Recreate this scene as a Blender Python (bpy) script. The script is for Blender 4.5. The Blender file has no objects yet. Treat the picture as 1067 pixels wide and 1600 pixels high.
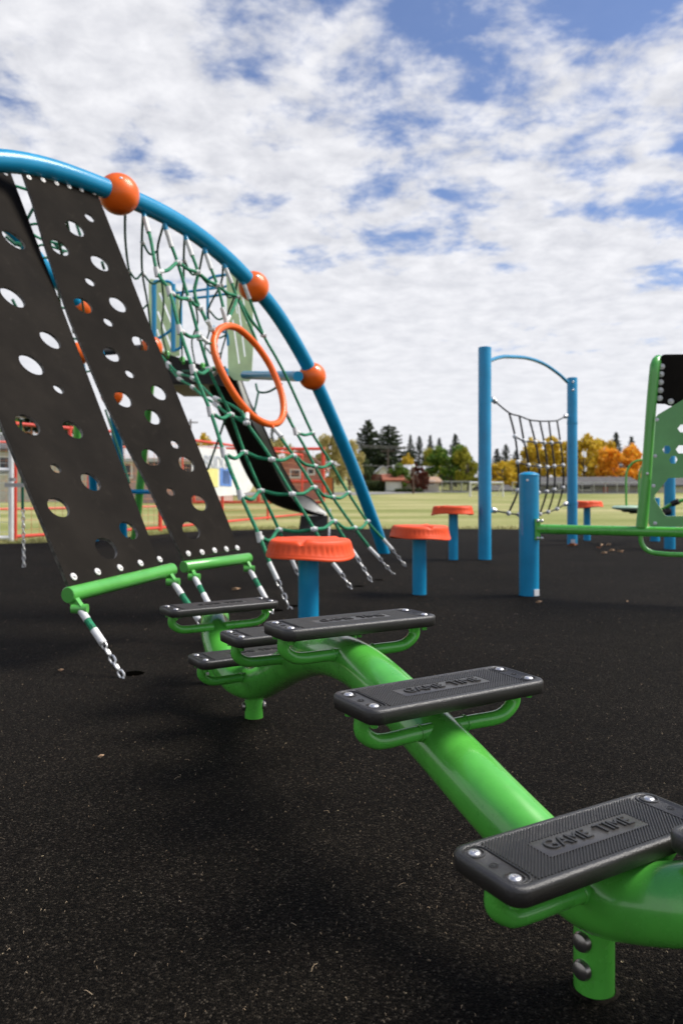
import bpy, math, random
import numpy as np
from mathutils import Vector, Matrix, Quaternion
R = math.radians
random.seed(7)
SC = bpy.context.scene
# ------------------------------------------------------------ camera
F, HZ, CX, H = 1200.0, 765.0, 533.5, 0.69
cam_d = bpy.data.cameras.new('camera'); cam = bpy.data.objects.new('camera', cam_d)
SC.collection.objects.link(cam); SC.camera = cam
cam.location = (0, 0, H); cam.rotation_euler = (R(90), 0, 0)
cam_d.sensor_fit = 'VERTICAL'; cam_d.sensor_height = 36; cam_d.lens = 36 * F / 1600
cam_d.shift_y = -(800 - HZ) / 1600
cam_d.clip_start = 0.05; cam_d.clip_end = 3000
cam_d.dof.use_dof = True; cam_d.dof.focus_distance = 1.45; cam_d.dof.aperture_fstop = 5.4
# ------------------------------------------------------------ world
SUN_AZ, SUN_EL = 84.0, 52.0       # azimuth measured from +Y (view direction) towards +X
W = bpy.data.worlds.new("World"); SC.world = W; W.use_nodes = True
nt = W.node_tree; nt.nodes.clear()
def N(t, typ, **kw):
    n = t.nodes.new(typ)
    for k, v in kw.items(): setattr(n, k, v)
    return n
def lk(t, a, b): t.links.new(a, b)
out = N(nt, 'ShaderNodeOutputWorld'); bg = N(nt, 'ShaderNodeBackground')
bg.inputs['Strength'].default_value = 0.1
sky = N(nt, 'ShaderNodeTexSky', sky_type='NISHITA'); sky.sun_disc = False
sky.sun_elevation = R(SUN_EL); sky.sun_rotation = R(SUN_AZ)
sky.air_density = 1.0; sky.dust_density = 0.6; sky.ozone_density = 2.0
tc = N(nt, 'ShaderNodeTexCoord'); sep = N(nt, 'ShaderNodeSeparateXYZ'); lk(nt, tc.outputs['Generated'], sep.inputs[0])
def M(t, op, a, b=None, c=None, clamp=False):
    n = N(t, 'ShaderNodeMath', operation=op); n.use_clamp = clamp
    for i, v in enumerate((a, b, c)):
        if v is None: continue
        if isinstance(v, (int, float)): n.inputs[i].default_value = v
        else: lk(t, v, n.inputs[i])
    return n.outputs[0]
zc = M(nt, 'ADD', M(nt, 'MAXIMUM', sep.outputs['Z'], 0.0), 0.15)
ux = M(nt, 'DIVIDE', sep.outputs['X'], zc); uy = M(nt, 'DIVIDE', sep.outputs['Y'], zc)
comb = N(nt, 'ShaderNodeCombineXYZ'); lk(nt, ux, comb.inputs[0]); lk(nt, uy, comb.inputs[1])
comb.inputs[2].default_value = 15.5
def noise(t, vec, scale, detail, rough, dist=0.0):
    n = N(t, 'ShaderNodeTexNoise'); lk(t, vec, n.inputs['Vector'])
    n.inputs['Scale'].default_value = scale; n.inputs['Detail'].default_value = detail
    n.inputs['Roughness'].default_value = rough; n.inputs['Distortion'].default_value = dist
    return n.outputs['Fac']
nd = noise(nt, comb.outputs[0], 5.6, 10, 0.61, 0.15)
nb = noise(nt, comb.outputs[0], 1.5, 3, 0.5, 0.2)
# coverage gets thinner high up and towards the right, thicker low down
cov = M(nt, 'ADD', M(nt, 'MULTIPLY_ADD', sep.outputs['Z'], -0.78, 0.25), M(nt, 'MULTIPLY', sep.outputs['X'], -0.08))
dens = M(nt, 'ADD', M(nt, 'ADD', M(nt, 'MULTIPLY', nd, 0.85), M(nt, 'MULTIPLY', nb, 0.75)), cov)
mr = N(nt, 'ShaderNodeMapRange', interpolation_type='SMOOTHSTEP'); lk(nt, dens, mr.inputs[0])
mr.inputs[1].default_value = 0.56; mr.inputs[2].default_value = 0.765
mr.inputs[3].default_value = 0.06; mr.inputs[4].default_value = 0.97
sh = noise(nt, comb.outputs[0], 10.0, 7, 0.6, 0.15)
cr = N(nt, 'ShaderNodeValToRGB'); lk(nt, sh, cr.inputs[0])
cr.color_ramp.elements[0].position = 0.3; cr.color_ramp.elements[0].color = (.64, .65, .70, 1)
cr.color_ramp.elements[1].position = 0.68; cr.color_ramp.elements[1].color = (.92, .92, .95, 1)
sc_ = N(nt, 'ShaderNodeVectorMath', operation='SCALE'); 
low = N(nt, 'ShaderNodeMapRange'); lk(nt, sep.outputs['Z'], low.inputs[0]); low.inputs[1].default_value = .02; low.inputs[2].default_value = .34
low.inputs[3].default_value = .85; low.inputs[4].default_value = 0
cmx = N(nt, 'ShaderNodeMix', data_type='RGBA'); lk(nt, low.outputs[0], cmx.inputs[0]); lk(nt, cr.outputs[0], cmx.inputs[6]); cmx.inputs[7].default_value = (.86, .865, .90, 1)
lk(nt, cmx.outputs[2], sc_.inputs[0]); sc_.inputs['Scale'].default_value = 4.85
tint = N(nt, 'ShaderNodeMix', data_type='RGBA', blend_type='MULTIPLY'); tint.inputs[0].default_value = 1
lk(nt, sky.outputs[0], tint.inputs[6]); tint.inputs[7].default_value = (.44, .49, .62, 1)
mx = N(nt, 'ShaderNodeMix', data_type='RGBA'); lk(nt, mr.outputs[0], mx.inputs[0])
lk(nt, tint.outputs[2], mx.inputs[6]); lk(nt, sc_.outputs[0], mx.inputs[7])
lk(nt, mx.outputs[2], bg.inputs['Color']); lk(nt, bg.outputs[0], out.inputs[0])
# ------------------------------------------------------------ sun
sd = bpy.data.lights.new('sun', 'SUN'); sun = bpy.data.objects.new('sun', sd); SC.collection.objects.link(sun)
sd.energy = 2.3; sd.angle = R(30); sd.color = (1, .95, .86)
sv = Vector((math.sin(R(SUN_AZ)) * math.cos(R(SUN_EL)), math.cos(R(SUN_AZ)) * math.cos(R(SUN_EL)), math.sin(R(SUN_EL))))
sun.rotation_euler = sv.to_track_quat('Z', 'Y').to_euler(); sun.location = (20, 10, 30)
SC.view_settings.view_transform = 'Standard'; SC.view_settings.look = 'None'
SC.view_settings.exposure = 1.12; SC.view_settings.gamma = 1
# ------------------------------------------------------------ photo helpers: pixel + distance -> point in the world
def P(x, y, d): return Vector(((x - CX) / F * d, d, H - (y - HZ) / F * d))
def G(x, y): d = F * H / (y - HZ); return Vector(((x - CX) / F * d, d, 0))
# ------------------------------------------------------------ materials
MATS = {}
def mat(name, col, rough=0.5, metal=0.0, coat=0.0, var=0.06, vscale=6.0, bump=0.0, bscale=80.0, spec=0.5, ramp=None, wear=0.0):
    if name in MATS: return MATS[name]
    m = bpy.data.materials.new(name); m.use_nodes = True; t = m.node_tree
    b = t.nodes['Principled BSDF']
    b.inputs['Roughness'].default_value = rough; b.inputs['Metallic'].default_value = metal
    b.inputs['Coat Weight'].default_value = coat; b.inputs['Coat Roughness'].default_value = 0.08
    b.inputs['Specular IOR Level'].default_value = spec
    tcn = N(t, 'ShaderNodeTexCoord')
    n = noise(t, tcn.outputs['Object'], vscale, 5, 0.6)
    r = N(t, 'ShaderNodeValToRGB'); lk(t, n, r.inputs[0])
    c = Vector(col)
    c0 = c * (1 - var * 2.2); c1 = c * (1 + var * 2.2)
    if ramp: c0, c1 = Vector(ramp[0]), Vector(ramp[1])
    r.color_ramp.elements[0].position = 0.3; r.color_ramp.elements[0].color = (*c0, 1)
    r.color_ramp.elements[1].position = 0.7; r.color_ramp.elements[1].color = (*c1, 1)
    last = r.outputs[0]
    if wear > 0:
        n3 = noise(t, tcn.outputs['Object'], vscale * 5, 8, 0.7)
        q = N(t, 'ShaderNodeMapRange'); lk(t, n3, q.inputs[0]); q.inputs[1].default_value = .58; q.inputs[2].default_value = .75
        q.inputs[3].default_value = 0; q.inputs[4].default_value = wear
        x = N(t, 'ShaderNodeMix', data_type='RGBA'); lk(t, q.outputs[0], x.inputs[0]); lk(t, last, x.inputs[6])
        x.inputs[7].default_value = (.28, .24, .19, 1); last = x.outputs[2]
    lk(t, last, b.inputs['Base Color'])
    q = N(t, 'ShaderNodeMapRange'); lk(t, n, q.inputs[0]); q.inputs[3].default_value = max(.03, rough - .08); q.inputs[4].default_value = min(1, rough + .1)
    lk(t, q.outputs[0], b.inputs['Roughness'])
    if bump > 0:
        nb_ = noise(t, tcn.outputs['Object'], bscale, 4, 0.6)
        bp = N(t, 'ShaderNodeBump'); lk(t, nb_, bp.inputs['Height']); bp.inputs['Strength'].default_value = min(1, bump)
        bp.inputs['Distance'].default_value = 0.004; lk(t, bp.outputs[0], b.inputs['Normal'])
    MATS[name] = m; return m
green = mat('green_paint', (.095, .45, .055), .27, coat=.6, var=.06, vscale=14, wear=.12)
lgreen = mat('light_green_paint', (.10, .42, .07), .3, coat=.4, var=.05, wear=.05)
blue = mat('blue_paint', (.006, .27, .50), .33, coat=.25, spec=.35, var=.05, wear=.05)
orange = mat('orange_paint', (.90, .14, .010), .36, coat=.15, spec=.35, var=.04, wear=.04)
podm = mat('orange_red_plastic', (.86, .088, .018), .5, spec=.35, var=.06, wear=.08)
ropem = mat('green_rope', (.004, .20, .085), .62, var=.25, vscale=60, bump=.8, bscale=160)
darkrope = mat('black_rope', (.012, .014, .014), .7, var=.2, vscale=60, bump=.8, bscale=160)
whitep = mat('white_plastic', (.72, .72, .70), .45, var=.08, vscale=30)
chainm = mat('galvanised_chain', (.55, .55, .54), .38, metal=.75, var=.2, vscale=40)
steel = mat('stainless_bolt', (.72, .70, .68), .34, metal=.85, var=.15, vscale=90)
panelm = mat('smooth_black_rubber', (.045, .041, .036), .34, var=.08, vscale=30, spec=.6)
rubpanel = mat('black_rubber_sheet', (.0160, .0135, .0110), .85, var=.14, vscale=3.5, bump=.25, bscale=220, spec=.06, wear=.035)
holeedge = mat('cut_rubber_edge', (.16, .15, .135), .8, var=.35, vscale=50)
treadm = mat('black_moulded_rubber', (.022, .0195, .016), .38, var=.12, vscale=26, bump=.3, bscale=500, spec=.75, wear=.035)
hdpe = mat('green_board', (.17, .45, .15), .5, var=.06, vscale=6, bump=.15, bscale=400, wear=.03)
palegreen = mat('pale_green_board', (.66, .82, .42), .5, var=.05)
redp = mat('red_paint', (.70, .06, .035), .45, var=.08)
whitepaint = mat('white_paint', (.75, .75, .74), .45, var=.05)
greym = mat('grey_metal', (.42, .42, .41), .4, metal=.6, var=.1)
darkdeck = mat('dark_deck_coating', (.018, .015, .013), .6, var=.15)
slidein = mat('grey_slide_bed', (.68, .67, .63), .35, var=.06)
# ------------------------------------------------------------ mesh builder
class MB:
    def __init__(s): s.v = []; s.f = []; s.mi = []
    def add(s, vs, fs, mi=0):
        o = len(s.v); s.v += [tuple(v) for v in vs]; s.f += [tuple(i + o for i in f) for f in fs]; s.mi += [mi] * len(fs); return s
    def box(s, c, sz, q=None, mi=0):
        vs = []
        for x in (-.5, .5):
            for y in (-.5, .5):
                for z in (-.5, .5):
                    v = Vector((x * sz[0], y * sz[1], z * sz[2]))
                    if q is not None: v = q @ v
                    vs.append(v + Vector(c))
        return s.add(vs, [(0, 1, 3, 2), (4, 6, 7, 5), (0, 4, 5, 1), (2, 3, 7, 6), (0, 2, 6, 4), (1, 5, 7, 3)], mi)
    def tube(s, path, r, seg=12, closed=False, caps=True, mi=0):
        path = [Vector(p) for p in path]; n = len(path)
        rs = r if isinstance(r, (list, tuple)) else [r] * n
        ts = []
        for i in range(n):
            a = path[(i - 1) % n] if (closed or i > 0) else path[i]; b = path[(i + 1) % n] if (closed or i < n - 1) else path[i]
            ts.append((b - a).normalized())
        u = ts[0].orthogonal().normalized(); vs = []
        for i in range(n):
            if i: u = ts[i - 1].rotation_difference(ts[i]) @ u
            u = (u - ts[i] * u.dot(ts[i])).normalized(); w = ts[i].cross(u)
            for k in range(seg):
                a = 2 * math.pi * k / seg; vs.append(path[i] + (u * math.cos(a) + w * math.sin(a)) * rs[i])
        fs = []
        for i in range(n if closed else n - 1):
            j = (i + 1) % n
            off = 0
            if closed and j == 0:   # match frame twist
                best = min(range(seg), key=lambda q: (vs[q] - vs[i * seg]).length); off = best
            for k in range(seg):
                fs.append((i * seg + k, i * seg + (k + 1) % seg, j * seg + (k + 1 + off) % seg, j * seg + (k + off) % seg))
        if not closed and caps: fs += [tuple(range(seg))[::-1], tuple((n - 1) * seg + k for k in range(seg))]
        return s.add(vs, fs, mi)
    def loft(s, rings, cap=True, mi=0):
        n = len(rings[0]); vs = [v for r_ in rings for v in r_]; fs = []
        for i in range(len(rings) - 1):
            for k in range(n): fs.append((i * n + k, i * n + (k + 1) % n, (i + 1) * n + (k + 1) % n, (i + 1) * n + k))
        if cap: fs += [tuple(range(n))[::-1], tuple((len(rings) - 1) * n + k for k in range(n))]
        return s.add(vs, fs, mi)
    def lathe(s, prof, seg=32, o=(0, 0, 0), q=None, mi=0):
        rings = []
        for r_, z in prof:
            ring = []
            for k in range(seg):
                v = Vector((r_ * math.cos(2 * math.pi * k / seg), r_ * math.sin(2 * math.pi * k / seg), z))
                if q is not None: v = q @ v
                ring.append(v + Vector(o))
            rings.append(ring)
        return s.loft(rings, True, mi)
    def sphere(s, c, r, seg=32, ringn=16):
        return s.lathe([(max(1e-4, r * math.sin(math.pi * i / ringn)), -r * math.cos(math.pi * i / ringn)) for i in range(ringn + 1)], seg, c)
    def quad(s, a, b, c, d, mi=0): return s.add([a, b, c, d], [(0, 1, 2, 3)], mi)
    def build(s, name, m, parent=None, smooth=True, ang=35, loc=None):
        me = bpy.data.meshes.new(name)
        vs = s.v
        if loc is not None: vs = [tuple(Vector(v) - Vector(loc)) for v in s.v]
        me.from_pydata(vs, [], s.f); me.update()
        for mm in (m if isinstance(m, (list, tuple)) else [m]): me.materials.append(mm)
        me.polygons.foreach_set('material_index', s.mi)
        if smooth:
            me.shade_smooth(); me.set_sharp_from_angle(angle=R(ang))
        return link(name, me, parent, loc)
def link(name, me, parent=None, loc=None):
    o = bpy.data.objects.new(name, me); SC.collection.objects.link(o)
    if loc is not None: o.location = loc
    if parent is not None:
        o.parent = parent
    return o
def tag(o, label=None, cat=None, group=None, kind=None):
    if label: o['label'] = label
    if cat: o['category'] = cat
    if group: o['group'] = group
    if kind: o['kind'] = kind
    return o
def empty(name, loc=(0, 0, 0), rz=0, label=None, cat=None, group=None):
    o = bpy.data.objects.new(name, None); SC.collection.objects.link(o); o.location = loc; o.rotation_euler = (0, 0, rz)
    o.empty_display_size = .1
    return tag(o, label, cat, group)
class Thing:      # an Empty at the thing's base; parts are given in world coordinates
    def __init__(s, name, base, label, cat, group=None):
        s.b = Vector(base); s.o = empty(name, s.b, 0, label, cat, group)
    def part(s, mb, name, m, parent=None, **kw):
        off = s.b
        mb.v = [tuple(Vector(v) - off) for v in mb.v]
        return mb.build(name, m, parent or s.o, **kw)
def cr_spline(pts, n=8, closed=False):
    pts = [Vector(p) for p in pts]; L = len(pts); o = []
    for i in range(L if closed else L - 1):
        p0 = pts[(i - 1) % L] if (closed or i > 0) else pts[0] * 2 - pts[1]
        p1 = pts[i]; p2 = pts[(i + 1) % L]
        p3 = pts[(i + 2) % L] if (closed or i < L - 2) else pts[-1] * 2 - pts[-2]
        for k in range(n):
            t = k / n
            o.append(.5 * ((2 * p1) + (p2 - p0) * t + (2 * p0 - 5 * p1 + 4 * p2 - p3) * t * t + (3 * p1 - p0 - 3 * p2 + p3) * t ** 3))
    if not closed: o.append(pts[-1])
    return o
def copy_tree(o, parent=None):
    c = o.copy(); SC.collection.objects.link(c); c.parent = parent
    for ch in [x for x in bpy.data.objects if x.parent == o]: copy_tree(ch, c)
    return c
def chain_mesh(mb, a, b, ln=.036, w=.024, r=.0034):
    a = Vector(a); b = Vector(b); d = b - a; L = d.length; t = d / L; pitch = ln - 2 * r
    u = t.orthogonal().normalized(); n = max(2, int(L / pitch)); pitch = L / n
    for i in range(n):
        c = a + t * (pitch * (i + .5)); ang = R(45) + (i % 2) * R(90) + random.uniform(-.2, .2)
        uu = (Quaternion(t, ang) @ u)
        pts = []
        hw = w / 2 - r; hl = ln / 2 - r - hw
        for k in range(6): q = math.pi * k / 5; pts.append(c + t * (hl + hw * math.sin(q)) + uu * (hw * math.cos(q)))
        for k in range(6): q = math.pi + math.pi * k / 5; pts.append(c + t * (-hl + hw * math.sin(q)) + uu * (hw * math.cos(q)))
        mb.tube(pts, r, 6, closed=True)
    return mb
def pix_curve_mesh(name, outline, holes, thick, m, medge=None):
    """flat sheet with real cut-outs: a 2D filled curve turned into a mesh (local x,y plane, extruded along z)"""
    cu = bpy.data.curves.new(name, 'CURVE'); cu.dimensions = '2D'; cu.fill_mode = 'BOTH'; cu.extrude = thick / 2
    for loop in [outline] + holes:
        sp = cu.splines.new('POLY'); sp.points.add(len(loop) - 1); sp.use_cyclic_u = True
        for p, q in zip(sp.points, loop): p.co = (q[0], q[1], 0, 1)
    tmp = bpy.data.objects.new('tmp', cu); SC.collection.objects.link(tmp)
    me = bpy.data.meshes.new_from_object(tmp.evaluated_get(bpy.context.evaluated_depsgraph_get()))
    bpy.data.objects.remove(tmp); bpy.data.curves.remove(cu)
    me.name = name; me.materials.clear(); me.materials.append(m)
    if medge:
        me.materials.append(medge)
        for p in me.polygons:
            if abs(p.normal.z) < .5: p.material_index = 1
            else: p.material_index = 0
    return me
def text_mesh(txt, size, extr, m, font_w=1.0):
    cu = bpy.data.curves.new('lettering', 'FONT'); cu.body = txt; cu.size = size; cu.extrude = extr; cu.align_x = 'CENTER'; cu.align_y = 'CENTER'
    cu.space_character = font_w
    tmp = bpy.data.objects.new('tmp', cu); SC.collection.objects.link(tmp)
    me = bpy.data.meshes.new_from_object(tmp.evaluated_get(bpy.context.evaluated_depsgraph_get()))
    bpy.data.objects.remove(tmp); bpy.data.curves.remove(cu)
    me.name = 'lettering'; me.materials.clear(); me.materials.append(m); return me
# ============================================================ THE SETTING
def grass_mat():
    m = bpy.data.materials.new('dry_grass'); m.use_nodes = True; t = m.node_tree; b = t.nodes['Principled BSDF']
    b.inputs['Roughness'].default_value = .9; b.inputs['Specular IOR Level'].default_value = .1
    g = N(t, 'ShaderNodeNewGeometry')
    mp = N(t, 'ShaderNodeMapping'); lk(t, g.outputs['Position'], mp.inputs[0]); mp.inputs['Scale'].default_value = (.35, 1, 1)
    n1 = noise(t, mp.outputs[0], .22, 5, .6); n2 = noise(t, g.outputs['Position'], 6, 6, .75)
    r1 = N(t, 'ShaderNodeValToRGB'); lk(t, n1, r1.inputs[0])
    e = r1.color_ramp.elements; e[0].position = .34; e[0].color = (.19, .22, .055, 1); e[1].position = .62; e[1].color = (.50, .45, .22, 1)
    x = e.new(.48); x.color = (.33, .34, .125, 1)
    mxx = N(t, 'ShaderNodeMix', data_type='RGBA', blend_type='MULTIPLY'); mxx.inputs[0].default_value = .7
    r2 = N(t, 'ShaderNodeValToRGB'); lk(t, n2, r2.inputs[0]); r2.color_ramp.elements[0].position = .3; r2.color_ramp.elements[0].color = (.55, .55, .5, 1); r2.color_ramp.elements[1].position = .65
    lk(t, r1.outputs[0], mxx.inputs[6]); lk(t, r2.outputs[0], mxx.inputs[7])
    lk(t, mxx.outputs[2], b.inputs['Base Color'])
    bp = N(t, 'ShaderNodeBump'); bp.inputs['Strength'].default_value = .6; bp.inputs['Distance'].default_value = .05
    lk(t, n2, bp.inputs['Height']); lk(t, bp.outputs[0], b.inputs['Normal'])
    return m
def terr(y): 
    if y < 66: return -.012
    if y < 92: return (y - 66) / 26 * .6 - .012
    return .588 + (y - 92) * .018
ys = [-30, -5, 5, 10, 15, 20, 30, 45, 60, 66, 70, 75, 80, 86, 92, 100, 110, 120, 130, 160, 220, 320, 480, 700, 1000, 1400]
xs = [-1400, -700, -300, -120, -60, -30, -15, 0, 15, 30, 60, 120, 300, 700, 1400]
mb = MB(); vs = [(x, y, terr(min(y, 480))) for y in ys for x in xs]; nx = len(xs)
mb.add(vs, [(i * nx + k, i * nx + k + 1, (i + 1) * nx + k + 1, (i + 1) * nx + k) for i in range(len(ys) - 1) for k in range(nx - 1)])
tag(mb.build('ground', grass_mat()), 'dry yellow green playing field behind the playground', kind='structure')
def rubber_mat():
    m = bpy.data.materials.new('poured_rubber'); m.use_nodes = True; t = m.node_tree; b = t.nodes['Principled BSDF']
    g = N(t, 'ShaderNodeNewGeometry'); pos = g.outputs['Position']
    vo = N(t, 'ShaderNodeTexVoronoi'); lk(t, pos, vo.inputs['Vector']); vo.inputs['Scale'].default_value = 310; vo.inputs['Randomness'].default_value = 1
    big = noise(t, pos, 1.3, 5, .6); mid = noise(t, pos, 120, 4, .7)
    # crumb colour: dark with some greyer grains
    sp = N(t, 'ShaderNodeSeparateColor'); lk(t, vo.outputs['Color'], sp.inputs[0])
    r = N(t, 'ShaderNodeValToRGB'); lk(t, sp.outputs[0], r.inputs[0])
    e = r.color_ramp.elements; e[0].position = 0; e[0].color = (.0025, .0021, .0017, 1); e[1].position = 1; e[1].color = (.062, .051, .038, 1)
    x = e.new(.55); x.color = (.0078, .0063, .0046, 1)
    x2 = e.new(.90); x2.color = (.021, .017, .0125, 1)
    br = N(t, 'ShaderNodeMapRange'); lk(t, big, br.inputs[0]); br.inputs[1].default_value = .3; br.inputs[2].default_value = .7; br.inputs[3].default_value = .75; br.inputs[4].default_value = 1.35
    sc2 = N(t, 'ShaderNodeVectorMath', operation='SCALE'); lk(t, r.outputs[0], sc2.inputs[0]); lk(t, br.outputs[0], sc2.inputs['Scale'])
    # dust and tiny pale specks
    vs_ = N(t, 'ShaderNodeTexVoronoi'); lk(t, pos, vs_.inputs['Vector']); vs_.inputs['Scale'].default_value = 34
    cs = N(t, 'ShaderNodeSeparateColor'); lk(t, vs_.outputs['Color'], cs.inputs[0])
    d1 = M(t, 'LESS_THAN', vs_.outputs['Distance'], M(t, 'MULTIPLY', cs.outputs[1], .085)); d2 = M(t, 'GREATER_THAN', cs.outputs[0], .72)
    spk = M(t, 'MULTIPLY', d1, d2)
    dm = N(t, 'ShaderNodeMix', data_type='RGBA'); lk(t, spk, dm.inputs[0]); lk(t, sc2.outputs[0], dm.inputs[6]); dm.inputs[7].default_value = (.30, .24, .15, 1)
    lk(t, dm.outputs[2], b.inputs['Base Color'])
    b.inputs['Roughness'].default_value = .8; b.inputs['Specular IOR Level'].default_value = .05
    hgt = M(t, 'ADD', M(t, 'MULTIPLY', vo.outputs['Distance'], -1.0), M(t, 'MULTIPLY', mid, .9))
    bp = N(t, 'ShaderNodeBump'); bp.inputs['Strength'].default_value = 1; bp.inputs['Distance'].default_value = .0045
    lk(t, hgt, bp.inputs['Height'])
    bp2 = N(t, 'ShaderNodeBump'); bp2.inputs['Strength'].default_value = .25; bp2.inputs['Distance'].default_value = .03
    lk(t, noise(t, pos, 9, 4, .6), bp2.inputs['Height']); lk(t, bp.outputs[0], bp2.inputs['Normal']); lk(t, bp2.outputs[0], b.inputs['Normal'])
    return m
edge = [(-12, 9.0), tuple(G(-260, 858))[:2], tuple(G(0, 850))[:2], tuple(G(75, 848))[:2], tuple(G(230, 837))[:2], tuple(G(300, 831))[:2], tuple(G(375, 828.5))[:2], tuple(G(480, 827))[:2],
        tuple(G(700, 826.5))[:2], tuple(G(900, 828))[:2], tuple(G(1067, 830))[:2], tuple(G(1300, 834))[:2], (16, 11)]
edge = [tuple(v)[:2] for v in cr_spline([(x, y, 0) for x, y in edge], 10)]
mb = MB(); top = [(x, y, .004) for x, y in edge] + [(16, -6, .004), (-12, -6, .004)]
mb.add(top, [tuple(range(len(top)))[::-1]]); n = len(edge)
mb.add([(x, y, .004) for x, y in edge] + [(x, y, -.05) for x, y in edge], [(i, i + 1, n + i + 1, n + i) for i in range(n - 1)])
rub = mb.build('playground_surface', rubber_mat(), smooth=False)
tag(rub, 'black poured rubber crumb playground surface', kind='structure')
# road at the far left edge of the field
road = mat('asphalt_road', (.26, .25, .24), .85, var=.08)
mb = MB(); pl = [(-7, 52), (-4, 58), (2, 66), (9, 72), (17, 76)]; wd = [4.5, 4, 3.4, 2.6, 1.6]
L_ = cr_spline([(a, b, 0) for a, b in [(-20, 71), (-2, 72), (3, 75), (8, 80), (14, 85)]], 8); R_ = cr_spline([(a, b, 0) for a, b in [(-20, 83), (-2, 83), (3, 83.5), (8, 85), (14, 87)]], 8)
k = len(L_)
mb.add([(p.x, p.y, terr(p.y) + .03) for p in L_] + [(p.x, p.y, terr(p.y) + .03) for p in R_], [(i, i + 1, k + i + 1, k + i) for i in range(k - 1)])
tag(mb.build('road', road), 'pale grey road curving past the far houses', kind='structure')
# grass blades along the rubber edge
mb = MB(); rnd = random.Random(3)
for i in range(9000):
    t = rnd.random() * (len(edge) - 1.001); k = int(t); a, b = edge[k], edge[k + 1]; f = t - k
    x = a[0] + (b[0] - a[0]) * f; y = a[1] + (b[1] - a[1]) * f + abs(rnd.gauss(0, .55)) - .02
    if abs(x) > y * .5 + .5: continue
    h = rnd.uniform(.015, .06); w = rnd.uniform(.003, .008); a_ = rnd.random() * 6.28; lx, ly = rnd.gauss(0, .02), rnd.gauss(0, .02)
    mb.add([(x - w * math.cos(a_), y - w * math.sin(a_), -.012), (x + w * math.cos(a_), y + w * math.sin(a_), -.012), (x + lx, y + ly, h)], [(0, 1, 2)])
blade = mat('grass_blades', (.3, .28, .09), .8, ramp=((.16, .2, .04), (.5, .42, .2)), vscale=2)
tag(mb.build('grass', blade, smooth=False), 'short dry grass blades along the edge of the black rubber', 'grass', kind='stuff')
# straw and specks on the rubber
mb = MB(); rnd = random.Random(11)
for i in range(1900):
    d = .75 + 6.5 * rnd.random() ** 1.3; x = (rnd.uniform(-.48, .48) if rnd.random() < .55 else rnd.gauss(.05, .16)) * d
    ln = rnd.uniform(.0012, .005) if rnd.random() < .95 else rnd.uniform(.007, .022); a = rnd.random() * 6.28; c = rnd.gauss(0, .35)
    z = .006; pts = []
    for k in range(4):
        q = (k / 3 - .5) * ln; aa = a + c * k / 3; pts.append((x + q * math.cos(aa), d + q * math.sin(aa), z + .002 * math.sin(k * 1.2)))
    mb.tube(pts, rnd.uniform(.00022, .00045), 3, caps=False)
straw = mat('dry_straw', (.45, .35, .2), .8, ramp=((.22, .13, .06), (.5, .4, .27)), vscale=3)
tag(mb.build('straw', straw), 'bits of dry straw and grit scattered on the black rubber', 'debris', kind='stuff')
# fallen leaves
leafm = mat('dry_leaf', (.55, .38, .2), .75, ramp=((.5, .25, .1), (.7, .6, .45)), vscale=8)
leafr = mat('brown_leaf', (.35, .12, .04), .75)
def leaf(px, py, sz, a, m, label):
    p = G(px, py); mb = MB(); pts = []; n_ = 10
    for k in range(n_):
        q = 2 * math.pi * k / n_; r_ = sz * (1 + .22 * math.cos(3 * q)) * (.55 if k % 2 else 1)
        x, y = r_ * math.cos(q), r_ * .6 * math.sin(q)
        pts.append((x, y, .012 + sz * .5 * abs(math.sin(q + .6))))
    pts.append((0, 0, .009)); mb.add(pts, [(k, (k + 1) % n_, n_) for k in range(n_)])
    mb.add([(x, y, z - .0012) for x, y, z in pts], [((k + 1) % n_, k, n_) for k in range(n_)])
    o = mb.build('fallen_leaf', m); o.location = p; o.rotation_euler = (0, 0, a); tag(o, label, 'leaf', 'fallen leaves on the black rubber')
leaf(893, 854, .065, .2, leafr, 'curled reddish brown leaf at the foot of the farther tall blue post')
leaf(941, 854, .045, 1.2, leafm, 'tan leaf right of the tall blue post, nearest of the row below the green beam')
leaf(950, 853, .04, .5, leafm, 'pale tan leaf just under the green beam')
leaf(935, 858, .035, 2, leafr, 'dark brown leaf lying left of the tan leaves')
leaf(955, 862, .035, .3, leafm, 'small pale leaf halfway between beam and bottom green bar')
leaf(969, 864, .04, 2.4, leafm, 'small whitish leaf left of the curved green bar under the beam')
leaf(943, 866, .035, .1, leafm, 'thin grey leaf, lowest of the leaves by the farther blue post')
leaf(368, 924, .03, .3, leafm, 'single tan leaf on rubber behind the farthest step plate')
leaf(841, 944, .02, .3, leafm, 'small tan leaf by the foot of the short blue post')
leaf(980, 943, .014, 1.3, leafm, 'tiny orange leaf right of the short blue post')
leaf(158, 1189, .008, .8, leafm, 'tiny orange leaf on the open rubber at left')
leaf(95, 1052, .010, .3, leafm, 'tiny pale leaf left of the nearest chain')
gritm = mat('grit_joint', (.012, .010, .008), 1.0, spec=.05, var=.4, vscale=90, ramp=((.003, .0025, .002), (.03, .025, .018)))
def joint(th, o, p, r_):
    rn = random.Random(int(abs(p[0]) * 1000) + 3); mb = MB(); n_ = 36; rings = []
    for rr, z in ((r_ + .001, .0045), (r_ + .0015, .0065), (r_ + .0035, .0055), (r_ + .0055, .0042)):
        rings.append([Vector(((rr + (rn.uniform(-.001, .0015) if rr > r_ + .003 else 0)) * math.cos(6.2832 * k / n_) + p[0], (rr + (rn.uniform(-.001, .0015) if rr > r_ + .003 else 0)) * math.sin(6.2832 * k / n_) + p[1], z)) for k in range(n_)])
    mb.loft(rings, False)
    if th: return th.part(mb, 'ground_joint', gritm)
    return mb.build('ground_joint', gritm, o)
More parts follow.
